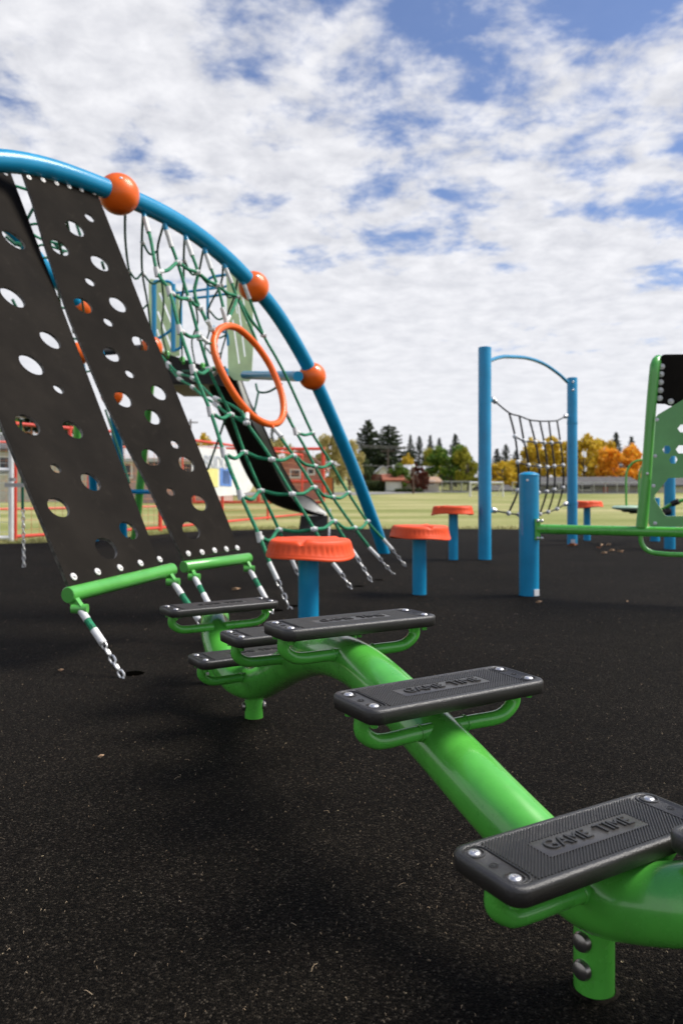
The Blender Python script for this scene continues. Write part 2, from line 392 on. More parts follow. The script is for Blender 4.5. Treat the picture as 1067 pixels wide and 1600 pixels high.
# ============================================================ STEP CLIMBER (foreground)
def rrect(L, Wd, r, n=6):
    pts = []
    for cx, cy, a0 in ((L / 2 - r, Wd / 2 - r, 0), (-L / 2 + r, Wd / 2 - r, 90), (-L / 2 + r, -Wd / 2 + r, 180), (L / 2 - r, -Wd / 2 + r, 270)):
        for k in range(n + 1): a = R(a0 + 90 * k / n); pts.append((cx + r * math.cos(a), cy + r * math.sin(a)))
    return pts
TL, TW, TH = .368, .125, .024
mbT = MB(); rings = []
for ins, z in ((.009, -.024), (.003, -.0232), (.001, -.0212), (0, -.0055), (.001, -.0025), (.003, -.0006), (.0058, 0), (.0095, 0), (.0112, -.0016)):
    rings.append([Vector((x, y, z)) for x, y in rrect(TL - 2 * ins, TW - 2 * ins, max(.010, .023 - ins))])
mbT.loft(rings)
# rims of the two end pads
for s in (-1, 1):
    pts = [Vector((s * .160 + x, y, -.0008)) for x, y in rrect(.034, .104, .0175, 6)]
    mbT.tube(pts, .0013, 6, closed=True)
    for yy in (-.0355, .0355):
        mbT.lathe([(.0135, -.0016), (.0135, -.0002), (.0118, .0002), (.0112, -.0012), (.0112, -.0016)], 20, (s * .162, yy, 0))
    # small round mould mark between the bolts
    mbT.tube([Vector((s * .162 + .0055 * math.cos(a), .0055 * math.sin(a), -.0014)) for a in [k * math.pi / 8 for k in range(16)]], .0006, 4, closed=True)
    mbT.box((s * .162, 0, -.0014), (.0015, .008, .0008), Quaternion((0, 0, 1), .7)); mbT.box((s * .162, 0, -.00135), (.0015, .006, .0008), Quaternion((0, 0, 1), -.8))
mbR = MB()
rx, ry, px_, py_ = .140, .0515, .090, .0205
def rib(c, x0, x1):   # rib along the line y = x - c between x0 and x1
    w, h = .0014, .0019; q = 1 / math.sqrt(2)
    a = Vector((x0, x0 - c, -.0016)); b = Vector((x1, x1 - c, -.0016)); nn = Vector((-q, q, 0))
    mbR.add([a + nn * w, a - nn * w, b - nn * w, b + nn * w, a + nn * w * .4 + Vector((0, 0, h)), a - nn * w * .4 + Vector((0, 0, h)), b - nn * w * .4 + Vector((0, 0, h)), b + nn * w * .4 + Vector((0, 0, h))],
            [(0, 1, 5, 4), (1, 2, 6, 5), (2, 3, 7, 6), (3, 0, 4, 7), (4, 5, 6, 7)])
c = -(rx + ry)
while c < rx + ry:
    lo, hi = max(-rx, c - ry), min(rx, c + ry)
    if hi - lo > .003:
        a, b = max(-px_, c - py_), min(px_, c + py_)
        if b > a:
            if a - lo > .002: rib(c, lo, a)
            if hi - b > .002: rib(c, b, hi)
        else: rib(c, lo, hi)
    c += .0054
mbP = MB(); mbP.loft([[Vector((x, y, z)) for x, y in rrect(2 * px_ - i, 2 * py_ - i, .002, 2)] for i, z in ((0, -.0017), (0, -.0006), (.0012, -.0003))])
def bolt_mb():
    m_ = MB(); m_.lathe([(.0080, -.0014), (.0080, -.0006), (.0074, .0006), (.0062, .0016), (.0046, .0021), (.0028, .0022), (.0025, .0006), (.0001, .0003)], 20)
    return m_
def bolt_small(): pass
step = empty('step_climber', (.34, 1.05, 0), 0, 'green twisting tube climber with black rubber step plates, crossing the foreground', 'climber')
base = Vector((.34, 1.05, 0))
def tread_make():
    t = mbT.build('step_plate', treadm, None, ang=50)
    mbR.build('ribbed_grip', treadm, t, smooth=False); mbP.build('name_panel', panelm, t, ang=50)
    me = text_mesh('GAME  TIME', .0262, .0016, treadm, 1.02)
    l = link('lettering', me, t); l.location = (0, .0005, .0002); l.scale = (1.08, 1.2, 1)
    bm_ = bolt_mb(); b0 = None
    for sx in (-1, 1):
        for sy in (-1, 1):
            if b0 is None: b0 = bm_.build('bolt', steel, t); bb = b0
            else: bb = link('bolt', b0.data, t)
            bb.location = (sx * .162, sy * .0355, -.0004); bb.rotation_euler = (0, 0, sx + sy * 2.2)
    return t
treads = [   # x, y, z(top), heading, label
    (.320, .992, .246, 30.4, 'nearest step plate, cut by the right edge of the photo'),
    (.1675, 1.275, .365, 32.0, 'second step plate, halfway down the green tube'),
    (.0225, 1.626, .418, 30.3, 'highest step plate, on top of the bend in the tube'),
    (-.112, 1.905, .348, 31, 'step plate half hidden behind the highest one'),
    (-.250, 2.215, .225, 31, 'lowest step plate, beside the farther ground leg'),
    (-.384, 2.44, .329, 33.5, 'farthest step plate, above the far end of the tube'),
    (.584, .982, .273, 30, 'step plate whose black tip shows at the right edge')]
path = [(-.47, 2.86, .20), (-.44, 2.68, .245), (-.41, 2.50, .235), (-.365, 2.38, .17), (-.315, 2.31, .125), (-.245, 2.22, .13), (-.175, 2.07, .195), (-.105, 1.90, .268), (-.035, 1.74, .318), (.03, 1.61, .325), (.09, 1.47, .305),
        (.1675, 1.28, .262), (.235, 1.16, .212), (.292, 1.085, .17), (.335, 1.025, .152), (.375, .972, .168), (.43, .935, .186), (.50, .93, .197), (.58, .95, .20), (.68, 1.0, .18), (.80, 1.06, .13)]
mb = MB(); mb.tube([Vector(p) - base for p in cr_spline(path, 10)], .048, 40); mb.build('main_tube', green, step, ang=60)
t0 = None
for i, (x, y, z, a, lab) in enumerate(treads):
    t = tread_make() if t0 is None else copy_tree(t0)
    t0 = t0 or t
    t.parent = step; t.location = Vector((x, y, z)) - base; t.rotation_euler = (R((0, 1.0, 0, 0, 0, 0, 0)[i]), 0, R(a)); t['label'] = lab
    q = Quaternion((0, 0, 1), R(a)); c0 = Vector((x, y, z)) - base
    # height of tube centre under this tread
    pz = min(cr_spline(path, 10), key=lambda p: (p.xy - Vector((x, y))).length)
    dz = pz.z - z; off = (Vector((pz.x, pz.y, 0)) - Vector((x, y, 0))); ofl = q.inverted() @ off
    for s in (-1, 1):
        zb = -.072
        pts = [(ofl.x + s * .02, ofl.y, zb), (ofl.x + s * .07, ofl.y * .6, zb), (s * .118, 0, zb), (s * .142, 0, zb + .006), (s * .160, 0, zb + .022), (s * .160, 0, -.027)]
        mb = MB(); mb.tube([c0 + q @ Vector(p) for p in cr_spline([Vector(p) for p in pts], 6)], .0125, 16)
        mb.tube([c0 + q @ Vector((ofl.x + s * .049, ofl.y * .8 + .0132 * math.cos(k * math.pi / 8), zb + .0132 * math.sin(k * math.pi / 8))) for k in range(16)], .0016, 6, closed=True)
        mb.box(c0 + q @ Vector((s * .158, 0, -.0255)), (.022, .080, .004), q)
        for sy in (-1, 1): mb.lathe([(.006, -.034), (.006, -.0275)], 6, c0 + q @ Vector((s * .162, sy * .0355, 0)))
        mb.build('bracket', green, step, ang=60)
    # saddle weld collar
for (x, y), zt, angs in (((.347, 1.057), .13, (219, 219)), ((-.263, 2.31), .10, (190, 10)), ((-.45, 2.72), .21, (215, 215))):
    mb = MB(); c0 = Vector((x, y, 0)) - base
    mb.lathe([(.0265, .0), (.0275, .004), (.0275, .07), (.0275, zt)], 28, c0)
    lg = mb.build('leg', green, step); joint(None, step, (c0.x, c0.y), .0272)
    hs = (.040, .078)
    for aa in set(angs):
        for hh in hs:
            q = Vector((math.cos(R(aa)), math.sin(R(aa)), 0)).to_track_quat('Z', 'Y')
            m_ = MB(); m_.lathe([(.0135, 0), (.0135, .003), (.0115, .0075), (.007, .010), (.0001, .0108)], 20, c0 + q @ Vector((0, 0, .0265)) + Vector((0, 0, hh)), q)
            m_.build('bolt', mat('dull_steel', (.30, .28, .26), .3, metal=.9), lg)
# ============================================================ POD STEPS
def pod(px, d, ztop, rot, w, label, stem_r=.046):
    X = (px - CX) / F * d; o = empty('pod_step', (X, d, 0), rot, label, 'step', 'orange topped blue stepping posts')
    nseg = 144; mb = MB(); rings = []
    def out(a): return w / 2 * (1 + .055 * math.cos(3 * a + .5) - .03 * math.cos(2 * a))
    def wave(a): return .010 * math.sin(2 * a + .8) + .006 * math.sin(3 * a)
    def flute(a): return max(0, math.cos(44 * a)) ** .6
    for sc, z, fl, wv in ((.80, -.055, 0, .8), (.965, -.074, 0, 1), (1.0, -.073, 0, 1), (1.005, -.068, 0, 1), (1.003, -.0655, 0, 1), (.992, -.064, 0, 1), (.988, -.056, .0, 1), (.982, -.0535, 0, 1), (.972, -.048, 1, .9), (.955, -.036, 1, .7), (.940, -.024, 1, .4), (.932, -.018, 0, .3), (.915, -.009, 0, 0), (.89, -.003, 0, 0), (.85, 0, 0, 0), (.6, .001, 0, 0), (.35, 0, 0, 0), (.12, -.001, 0, 0), (.01, -.001, 0, 0)):
        ring = []
        for k in range(nseg):
            a = 2 * math.pi * k / nseg; r_ = out(a) * sc - (.0042 * flute(a) if fl else 0)
            zz = z + wave(a) * wv
            if sc < .93 and z > -.02 and sc > .3:
                for an in (R(262), R(30), R(140)):
                    dd = (a - an + math.pi) % (2 * math.pi) - math.pi
                    zz -= .011 * math.exp(-(dd / .06) ** 2) * min(1, (sc - .3) * 2.2)
                    zz += .004 * math.exp(-((dd - .2) / .14) ** 2)
            ring.append(Vector((r_ * math.cos(a), r_ * math.sin(a), zz + ztop)))
        rings.append([Vector((v.x, v.y, ztop + (v.z - ztop) * 1.08)) for v in ring])
    mb.loft(rings); mb.build('step_cap', podm, o, ang=50)
    mb = MB(); mb.lathe([(stem_r, 0), (stem_r, ztop - .05)], 32); mb.lathe([(stem_r * 1.9, ztop - .056), (stem_r * 1.9, ztop - .05)], 24); mb.build('post', blue, o); joint(None, o, (0, 0), stem_r)
    return o
pod(482, 3.45, .470, R(2), .405, 'nearest orange pod step, just behind the highest step plate')
pod(655, 5.02, .455, R(25), .40, 'middle orange pod step left of the short blue post')
pod(708, 7.5, .53, R(70), .40, 'orange pod step just left of the nearer tall blue post')
pod(916.5, 10.35, .535, R(120), .40, 'farthest orange pod step, seen behind the farther tall blue post')
# ============================================================ POSTS WITH ROPE NET
p1 = G(757, 875); p2 = G(893.5, 851); PR = .0635
net = Thing('rope_net_frame', (p1 + p2) / 2, 'two tall blue posts with arched bar and hanging black rope net', 'net climber')
z1, z2 = 2.083, 2.09
po = []
for p, z in ((p1, z1), (p2, z2)):
    mb = MB(); mb.lathe([(PR, 0), (PR, z - .006), (PR * .97, z), (PR * .6, z + .006), (.001, z + .008)], 32, p); o = net.part(mb, 'post', blue); po.append(o); joint(net, None, p, PR)
    mb = MB(); mb.box(Vector((p.x - .01, p.y - PR - .001, .045)), (.055, .006, .05))
    if p is p2: net.part(mb, 'sticker', mat('grey_sticker', (.5, .52, .55), .5), o)
dirp = (p2 - p1).normalized()
mb = MB()
bar = [p1 + dirp * PR + Vector((0, 0, 1.955))] + [P(x, y, 7.53 + (x - 757) / 136.5 * 2.1) for x, y in ((782, 558), (800, 557.5), (825, 560), (850, 569), (872, 584), (886, 597))]
bar = [Vector((b.x, b.y, b.z)) for b in bar]
mb.tube(cr_spline(bar, 6), .02, 14); net.part(mb, 'arched_bar', blue)
for p, zs in ((p2, (2.03, 1.93)),):
    for z in zs:
        mb = MB(); mb.lathe([(.016, 0), (.016, .004), (.01, .012), (.001, .014)], 14, p + Vector((-.01, -PR, z)), Quaternion((1, 0, 0), R(90))); net.part(mb, 'bolt', steel)
def netpt(x, y, bulge):
    # point on plane between the posts, pushed out
    rx_ = (x - bulge * 138 - CX) / F
    t = (p1.x - rx_ * p1.y) / (rx_ * (p2.y - p1.y) - (p2.x - p1.x)); q = p1.lerp(p2, t)
    q = q + Vector((.816, -.58, 0)) * bulge
    return Vector((q.x, q.y, H - (y - HZ) / F * q.y))
rows = [([(795, 645), (811, 650), (827, 656), (843, 658), (857, 658), (870, 657)], .02), ([(804, 682), (818, 689), (836, 691), (850, 692), (861.5, 692), (875.6, 691)], .08),
        ([(808, 722), (825, 727), (842, 729), (855, 730), (866, 728.5), (880, 727)], .12), ([(808, 766), (824, 769), (841, 770), (854, 768), (866, 765), (880, 762)], .10),
        ([(794, 802), (810, 804), (826, 805), (843, 803), (856, 800), (870, 795)], .02)]
NP = [[netpt(x, y, b) for x, y in r_] for r_, b in rows]
ends = {0: (P(769, 624, 7.6), P(884, 650, 9.55)), 4: (P(769, 797, 7.6), P(884, 787, 9.55))}
rope_r = .0095
for i, r_ in enumerate(NP):
    pts = list(r_)
    if i in ends: pts = [ends[i][0]] + pts + [ends[i][1]]
    mb = MB(); mb.tube(cr_spline(pts, 5), rope_r * (.9), 8); o = net.part(mb, 'cross_rope', darkrope)
    if i > 0:
        for q in r_:
            mb = MB(); mb.sphere(q, .026, 12, 8); net.part(mb, 'connector', whitep, o)
    if i in ends:
        for e_, inn in ((ends[i][0], pts[1]), (ends[i][1], pts[-2])):
            v = (inn - e_).normalized(); mb = MB(); mb.sphere(e_ + v * .01, .03, 12, 8); mb.sphere(e_ + v * .065, .026, 12, 8); net.part(mb, 'end_fitting', steel, o)
for k in range(6):
    mb = MB(); mb.tube(cr_spline([NP[i][k] for i in range(5)], 5), rope_r * 1.15, 8); net.part(mb, 'vertical_rope', darkrope)
for p, zz in ((p2, 1.525), (p2, .52)):
    mb = MB(); mb.lathe([(PR + .004, zz - .012), (PR + .004, zz + .012)], 32, p); net.part(mb, 'collar', blue)
# ============================================================ BEAM AND BOARD CLIMBER (right)
fp = G(826, 931.5)
bc = Thing('board_climber', fp, 'short blue post with long green beam carrying a green board and black rubber sheet', 'climber')
zf = .80
mb = MB(); mb.lathe([(PR, 0), (PR, zf - .022), (PR + .002, zf - .022), (PR + .002, zf - .014), (PR * .9, zf - .006), (PR * .55, zf + .003), (.001, zf + .006)], 40, fp)
o = bc.part(mb, 'post', blue); joint(bc, None, fp, PR)
mb = MB(); mb.box(fp + Vector((.035, -.056, .03)), (.04, .008, .04), Quaternion((0, 0, 1), R(30))); bc.part(mb, 'sticker', whitepaint, o)
mb = MB(); mb.lathe([(.008, 0), (.008, .002), (.001, .004)], 12, fp + Vector((-.025, -PR + .004, zf - .05)), Quaternion((1, 0, 0), R(90))); bc.part(mb, 'bolt', steel, o)
d0, d1 = 4.96, 4.56
def BD(x): return 1 / (1 / 4.93 + (x - 838) / (1067 - 838) * (1 / 4.58 - 1 / 4.93))
def B_(x, y, off=0): return P(x, y, BD(x)) - Vector((0, off, 0))
mb = MB(); mb.tube([B_(840, 826.5), B_(1067, 831.8), B_(1330, 838)], .0305, 24); bc.part(mb, 'beam', green)
mb = MB(); a = B_(838, 827); mb.box(a + Vector((.0, -.012, .0)), (.035, .03, .135)); clp = bc.part(mb, 'clamp', green)
for dz in (-.055, .055):
    for dx in (.0, .025):
        mb = MB(); mb.lathe([(.011, 0), (.011, .006), (.006, .011), (.001, .012)], 12, a + Vector((dx, -.03, dz)), Quaternion((1, 0, 0), R(90))); bc.part(mb, 'bolt', steel, clp)
# end post of beam, outside the frame
ep = B_(1330, 838); mb = MB(); mb.lathe([(PR, 0), (PR, .8), (PR * .6, .82), (.001, .825)], 32, (ep.x + .06, ep.y, 0)); bc.part(mb, 'post', blue)
# upright pole with rounded bend at the top
mb = MB(); mb.tube([B_(1001.5, 824), B_(1005, 790), B_(1009, 749)], .0335, 24); bc.part(mb, 'upright', lgreen)
mb = MB()
pp = [B_(1009, 749), B_(1013, 690), B_(1018, 620), B_(1022.5, 572)]
pp = cr_spline(pp, 4) + [B_(1024, 564) + Vector((.012, .02, 0)), B_(1024.5, 560) + Vector((.03, .05, 0)), B_(1025, 559.5) + Vector((.07, .11, 0)), B_(1027, 562) + Vector((.32, .55, -.02))]
mb.tube(pp, .030, 24); bc.part(mb, 'bent_pole', lgreen)
mb = MB(); a = B_(1007.5, 745); mb.lathe([(.009, 0), (.009, .005), (.003, .008)], 12, a + Vector((0, -.03, .018)), Quaternion((1, 0, 0), R(90))); bc.part(mb, 'bolt', steel)
mb = MB(); mb.tube([B_(x, y) + Vector((0, .03, 0)) for x, y in ((1290, 820), (1298, 740), (1300, 620), (1300, 565))], .03, 20); bc.part(mb, 'upright', lgreen)
mb = MB(); mb.tube(cr_spline([B_(x, y, -.0) for x, y in ((1000, 836), (1001, 846), (1006, 856), (1016, 862.5), (1030, 865), (1067, 867), (1250, 872), (1275, 866), (1283, 850), (1285, 838))], 5), .0145, 16); bc.part(mb, 'foot_bar', green)
# the board: local frame in plane facing camera
O_ = B_(1012, 822, .035); U_ = (B_(1067, 822, .035) - O_).normalized(); V_ = Vector((0, 0, 1)); Nn = U_.cross(V_).normalized()
def to2(pt, O=O_, U=U_, V=V_): d_ = pt - O; return (d_.dot(U), d_.dot(V))
def rayplane(px, py, O, n):
    d_ = Vector(((px - CX) / F, 1, -(py - HZ) / F)); c_ = Vector((0, 0, H)); t = (O - c_).dot(n) / d_.dot(n); return c_ + d_ * t
def PB(px, py): return to2(rayplane(px, py, O_, Nn))
def hexa(px, py, rw, rh):
    return [PB(px + dx * rw, py + dy * rh) for dx, dy in ((-1, 0), (-.5, -1), (.5, -1), (1, 0), (.5, 1), (-.5, 1))]
outl = [PB(*q) for q in ((1012, 817), (1014, 821.5), (1018, 823), (1285, 829), (1290, 826), (1288, 645), (1280, 638), (1150, 588), (1110, 598), (1024, 648), (1020.5, 652), (1017, 720))]
holes = [[PB(*q) for q in ((1019, 777), (1042, 747.5), (1240, 747.5), (1262, 777), (1240, 808), (1039, 807))],
         hexa(1038.5, 703, 6.5, 6.2), hexa(1061.5, 703, 9, 6.4), hexa(1049, 719, 6.5, 6), hexa(1064, 670.5, 9.5, 6.2), hexa(1090, 650, 7, 7), hexa(1110, 690, 10, 8)]
def thick_sheet(th, name, outl, holes, m, thick, O, U, V, medge=None, parent=None):
    me = pix_curve_mesh(name, outl, holes, thick, m, medge)
    n_ = U.cross(V).normalized(); Mx = Matrix(((U.x, V.x, n_.x), (U.y, V.y, n_.y), (U.z, V.z, n_.z))).to_4x4(); Mx.translation = O - th.b
    me.transform(Mx); o = link(name, me, parent or th.o); return o
bd = thick_sheet(bc, 'board', outl, holes, hdpe, .018, O_, U_, V_, palegreen)
for q in ((1026, 656), (1023, 712.5), (1020.5, 759), (1023, 817.5)):
    mb = MB(); mb.lathe([(.011, 0), (.011, .002), (.006, .005), (.001, .006)], 14, rayplane(q[0], q[1], O_, Nn) + Nn * .009, Nn.to_track_quat('Z', 'Y')); bc.part(mb, 'bolt', whitep, bd)
O2 = B_(1026, 640, -.02); outl2 = [to2(rayplane(x, y, O2, Nn), O2) for x, y in ((1030, 558), (1033, 555), (1037, 554.2), (1290, 557), (1292, 640), (1150, 652), (1044, 634), (1038, 631.5), (1026, 631), (1024, 626))]
rs = thick_sheet(bc, 'rubber_sheet', outl2, [], rubpanel, .012, O2, U_, V_)
washm = mat('pale_washer', (.62, .60, .57), .4, var=.12, vscale=40)
def washer(th, p, n_, parent, r_=.0165):
    q = n_.to_track_quat('Z', 'Y'); mb = MB(); mb.lathe([(r_, 0), (r_, .003), (r_ * .9, .005), (r_ * .55, .006)], 20, p, q); mb.v = mb.v[:]
    mb.lathe([(r_ * .42, .005), (r_ * .4, .009), (r_ * .2, .011), (.0005, .0105)], 12, p, q, 1)
    return th.part(mb, 'washer', [washm, steel], parent)
for q in ((1033.5, 573), (1032.3, 585), (1031.5, 597.5), (1031.2, 610), (1030, 622.5), (1047.5, 627.5)):
    washer(bc, rayplane(q[0], q[1], O2, Nn) + Nn * .006, Nn, rs, .0175)
# further blue posts and rope arm behind the board
a = G(1022.5, 846)
rp = Thing('swinging_disc', a, 'green disc seat with hoop handles beside blue posts, behind the green board', 'spinner')
mb = MB(); mb.lathe([(.062, 0), (.062, .58), (.001, .585)], 28, a); rp.part(mb, 'post', blue)
b_ = Vector(((1045.5 - CX) / F * 8.9, 8.9, 0)); mb = MB(); mb.lathe([(.062, 0), (.062, 1.25), (.001, 1.26)], 28, b_); rp.part(mb, 'post', blue)
mb = MB(); mb.tube(cr_spline([P(1034, 796, 8.8), P(1046, 789, 8.7), P(1058, 784, 8.65), P(1085, 777, 8.6), P(1130, 772, 8.6)], 4), .021, 12); arm = rp.part(mb, 'arm', green)
mb = MB(); mb.tube([P(1049, 787.5, 8.68), P(1060, 783, 8.63)], .034, 12); mb.tube([P(1037, 800, 8.72), P(1046, 799, 8.72)], .04, 12); rp.part(mb, 'grip', darkdeck, arm)
c0 = P(985, 794, 9.6); mb = MB(); mb.lathe([(.001, -.02), (.15, -.025), (.21, -.008), (.225, .0), (.228, .012), (.2, .03), (.001, .036)], 40, c0); rp.part(mb, 'disc_seat', palegreen if False else mat('mint_board', (.45, .62, .45), .45))
mb = MB(); mb.lathe([(.09, -.05), (.12, -.03)], 24, c0); mb.tube([c0 + Vector((0, 0, -.045)), Vector((a.x, a.y, c0.z - .05))], .025, 12); rp.part(mb, 'pedestal', darkdeck)
for dx, dd in ((0, 9.55), (20.5, 9.7)):
    mb = MB(); mb.tube(cr_spline([P(x + dx, y, dd) for x, y in ((978, 793), (977.5, 770), (977.5, 748), (979, 736), (984, 727), (991, 721.5), (1000, 719), (1012, 719), (1019, 728), (1021, 745), (1021, 793))], 4), .0135, 12); rp.part(mb, 'hoop_handle', green)
# ============================================================ BIG ARCH CLIMBER
AB = Vector((.459, 8.28)); AQ = .58
def AY(px):
    rx_ = (px - CX) / F; s = (.459 - 8.28 * rx_) / (AQ - rx_); return 8.28 - s
def A(px, py, off=0): return P(px, py, AY(px) + off)
ar = Thing('arch_climber', (AB.x, AB.y, 0), 'large blue arched climber with orange balls, green rope net and two holed rubber ramps', 'climber')
arc = [(601, 867), (592, 838), (573, 788), (552, 732), (532, 684), (511, 636), (488, 585), (468, 548), (447, 512), (421, 474), (396, 447), (372, 421), (345, 396), (310, 368), (270, 342), (228, 321), (186, 303), (130, 281), (70, 261), (0, 249), (-80, 245)]
AP = [A(x, y) for x, y in arc]
# beyond the frame the arch mirrors down to its other foot
cen = 4.2
def S(v): return (8.28 - v.y)
far = []
for v in reversed(AP[:-1]):
    s = 2 * cen - S(v)
    if s > S(AP[-1]) + .25: far.append(Vector((.459 - AQ * s, 8.28 - s, v.z)))
AP[0].z = -.03
if far: far[-1].z = -.03
full = AP + far
from itertools import accumulate
def resmooth(pts, n_it=4):
    pts = [p.copy() for p in pts]
    for _ in range(n_it):
        q = [p.copy() for p in pts]
        for i in range(1, len(pts) - 1): pts[i] = q[i] * .5 + (q[i - 1] + q[i + 1]) * .25
    return pts
cv = resmooth(cr_spline(full, 6), 12)
mb = MB(); mb.tube(cv, .0625, 28); ar.part(mb, 'arch_tube', blue, ang=70)
balls = []
for (x, y, r_) in ((186, 303.5, .131), (396.5, 448, .124), (488, 588, .125)):
    mb = MB(); c0 = A(x, y); mb.sphere(c0, r_, 48, 24); balls.append(ar.part(mb, 'ball_joint', orange, ang=80))
    mb = MB(); mb.lathe([(.012, 0), (.009, .004), (.001, .005)], 12, c0 + Vector((.35, -.8, .49)).normalized() * (r_ - .001), Vector((.35, -.8, .49)).to_track_quat('Z', 'Y')); ar.part(mb, 'bolt', steel, balls[-1])
# strut from lowest ball to the tower
mb = MB(); mb.tube([A(466, 588), P(382, 586, 9.0)], .047, 24); ar.part(mb, 'strut', blue)
# second arch behind
arc2 = [(-60, 300), (10, 352), (50, 392), (78, 428), (105, 456), (127, 482), (150, 540), (166, 590), (176, 618), (181, 660), (186, 720), (190, 780), (192, 846)]
dd2 = [6.6, 6.9, 7.1, 7.3, 7.5, 7.7, 8.3, 8.8, 9.0, 9.3, 9.6, 9.9, 828 / 81]
P2 = [P(x, y, d) for (x, y), d in zip(arc2, dd2)]
mb = MB(); mb.tube(cr_spline(P2, 6), .063, 20); ar.part(mb, 'arch_tube', blue, ang=70)
for x, y, d in ((127, 481, 7.7), (175, 617, 9.0), (122, 553, 8.6), (237, 543, 8.9)):
    mb = MB(); mb.sphere(P(x, y, d), .128, 32, 18); ar.part(mb, 'ball_joint', orange, ang=80)
mb = MB(); mb.tube([P(122, 553, 8.6), P(237, 543, 8.9)], .045, 16); ar.part(mb, 'strut', darkdeck)
mb = MB(); mb.tube([P(122, 553, 8.6), P(140, 640, 9.2), P(146, 760, 9.9), P(148, 846, 828 / 81)], .055, 18); ar.part(mb, 'arch_tube', blue)
# ---- front rope net
V = {1: [(224, 331), (236, 375), (246, 425), (265, 455), (281, 515), (302, 577), (329, 643), (350, 707), (376, 773), (406, 839), (424, 886)],
     2: [(257, 349), (266, 378), (278, 411), (295, 467), (311, 525), (327, 577), (346, 618), (361, 648), (382, 707), (408, 767), (436, 828), (457, 877)],
     3: [(289, 366), (299, 395), (309, 426), (304, 455), (313, 482), (331, 514)],
     4: [(319, 387), (330, 420), (340, 446), (347, 472), (354, 503)],
     5: [(349, 410), (360, 437), (371, 465), (395, 518.5), (402, 537)],
     6: [(378, 435), (395, 480), (412, 524), (430, 556), (447, 588), (468, 634), (488, 677), (503, 701), (517, 723), (544, 770), (574, 815), (602, 846)],
     13: [(377, 642), (386, 661), (405, 688), (425, 718), (457, 772), (491, 827), (524, 885)],
     14: [(428, 668), (443, 690), (459, 712.5), (491, 762), (522, 815), (547, 855)],
     15: [(450, 652), (462, 674), (477, 700), (492, 728.5), (520, 777), (554, 825), (580, 859)]}
chend = {1: (456, 953), 2: (474, 915), 13: (553, 921), 14: (584, 910), 15: (618, 898), 6: (637, 886)}
topx = {1: 224, 2: 257, 13: 289, 14: 319, 15: 349, 6: 378, 3: 289, 4: 319, 5: 349}
topy = {1: 331, 2: 349, 13: 366, 14: 387, 15: 410, 6: 435, 3: 366, 4: 387, 5: 410}
same = {3: 13, 4: 14, 5: 15}
def vd(k, y):
    kk = same.get(k, k); d0 = AY(topx[kk]); y0 = topy[kk]; ex, ey = chend[kk]; d1 = 828 / (ey - HZ)
    f = (y - y0) / (ey - y0); return 1 / ((1 - f) / d0 + f / d1)
def sleeve(mb, a, b, r_=.0165, ln=None):
    mb.tube([a, b], r_, 12); return mb
node3 = {}
ropes = {}
for k, pts in V.items():
    p3 = [P(x, y, vd(k, y)) for x, y in pts]
    for q, p in zip(pts, p3): node3[q] = p
    mb = MB(); mb.tube(cr_spline(p3, 5), .0115, 10); ro = ar.part(mb, 'net_rope', ropem); ropes[k] = ro
    if k in (1, 2, 3, 4, 5, 6):   # eye, and sleeve under the tube
        v = (p3[1] - p3[0]).normalized(); mb = MB(); mb.tube([p3[0] + v * .05, p3[0] + v * .17], .017, 12); ar.part(mb, 'sleeve', whitep, ro)
        mb = MB(); mb.tube([p3[0] - v * .05, p3[0] + v * .05], .017, 12); ar.part(mb, 'anchor_eye', blue, ro)
    if k in chend:
        ex, ey = chend[k]; e3 = G(ex, ey); s0 = p3[-1]; v = (e3 - s0); s1 = s0 + v.normalized() * min(.17, v.length * .3)
        mb = MB(); mb.tube([s0 - v.normalized() * .03, s1], .0145, 12); ar.part(mb, 'sleeve', whitep, ro)
        mb = MB(); chain_mesh(mb, s1, e3 + Vector((0, 0, -.02)), .046, .031, .0048); ar.part(mb, 'chain', chainm)
def nd_(k, x, y): return P(x, y, vd(k, y))
crosses = [  # (rope id, x, y) nodes
    [(1, 406, 839), (2, 436, 828), (13, 491, 827), (14, 522, 815), (15, 554, 825), (6, 574, 815)],
    [(1, 376, 773), (2, 408, 767), (13, 457, 772), (14, 491, 762), (15, 520, 777), (6, 544, 770)],
    [(1, 350, 707), (2, 382, 707), (13, 425, 718), (14, 459, 712.5), (15, 492, 728.5), (6, 517, 723)],
    [(1, 329, 643), (2, 361, 648), (13, 386, 661)],
    [(15, 462, 674), (6, 488, 677)],
    [(1, 302, 577), (2, 327, 577), (3, 341, 576)],
    [(1, 281, 515), (2, 311, 525)],
    [(1, 265, 455), (2, 295, 467), (3, 313, 482), (3, 331, 514)],
    [(1, 246, 425), (2, 278, 411), (3, 309, 426), (4, 340, 446), (5, 371, 465), (6, 412, 524)],
    [(4, 354, 503), (5, 371, 465)], [(2, 311, 525), (3, 336, 540)]]
for row in crosses:
    pts = []
    for i, (k, x, y) in enumerate(row):
        p = nd_(k, x, y)
        if i:
            q = pts[-1]; m_ = (p + q) / 2; ln = (p - q).length; m_.z -= ln * .05; pts.append(m_)
        pts.append(p)
    mb = MB(); mb.tube(cr_spline(pts, 6), .0125, 10); ro = ar.part(mb, 'cross_rope', ropem)
    for i, (k, x, y) in enumerate(row):
        p = nd_(k, x, y); mb = MB()
        if i == 0:
            v = (pts[1] - pts[0]).normalized(); mb.tube([p + v * .02, p + v * .085], .015, 12); mb.tube([p - Vector((-.004, 0, .03)), p + Vector((-.008, 0, .03))], .019, 12)
        else:
            mb.sphere(p + Vector((0, -.004, 0)), .021, 14, 9); mb.tube([p + Vector((-.024, -.006, .0)), p + Vector((.024, -.006, 0))], .0155, 10)
        ar.part(mb, 'connector', whitep, ro)
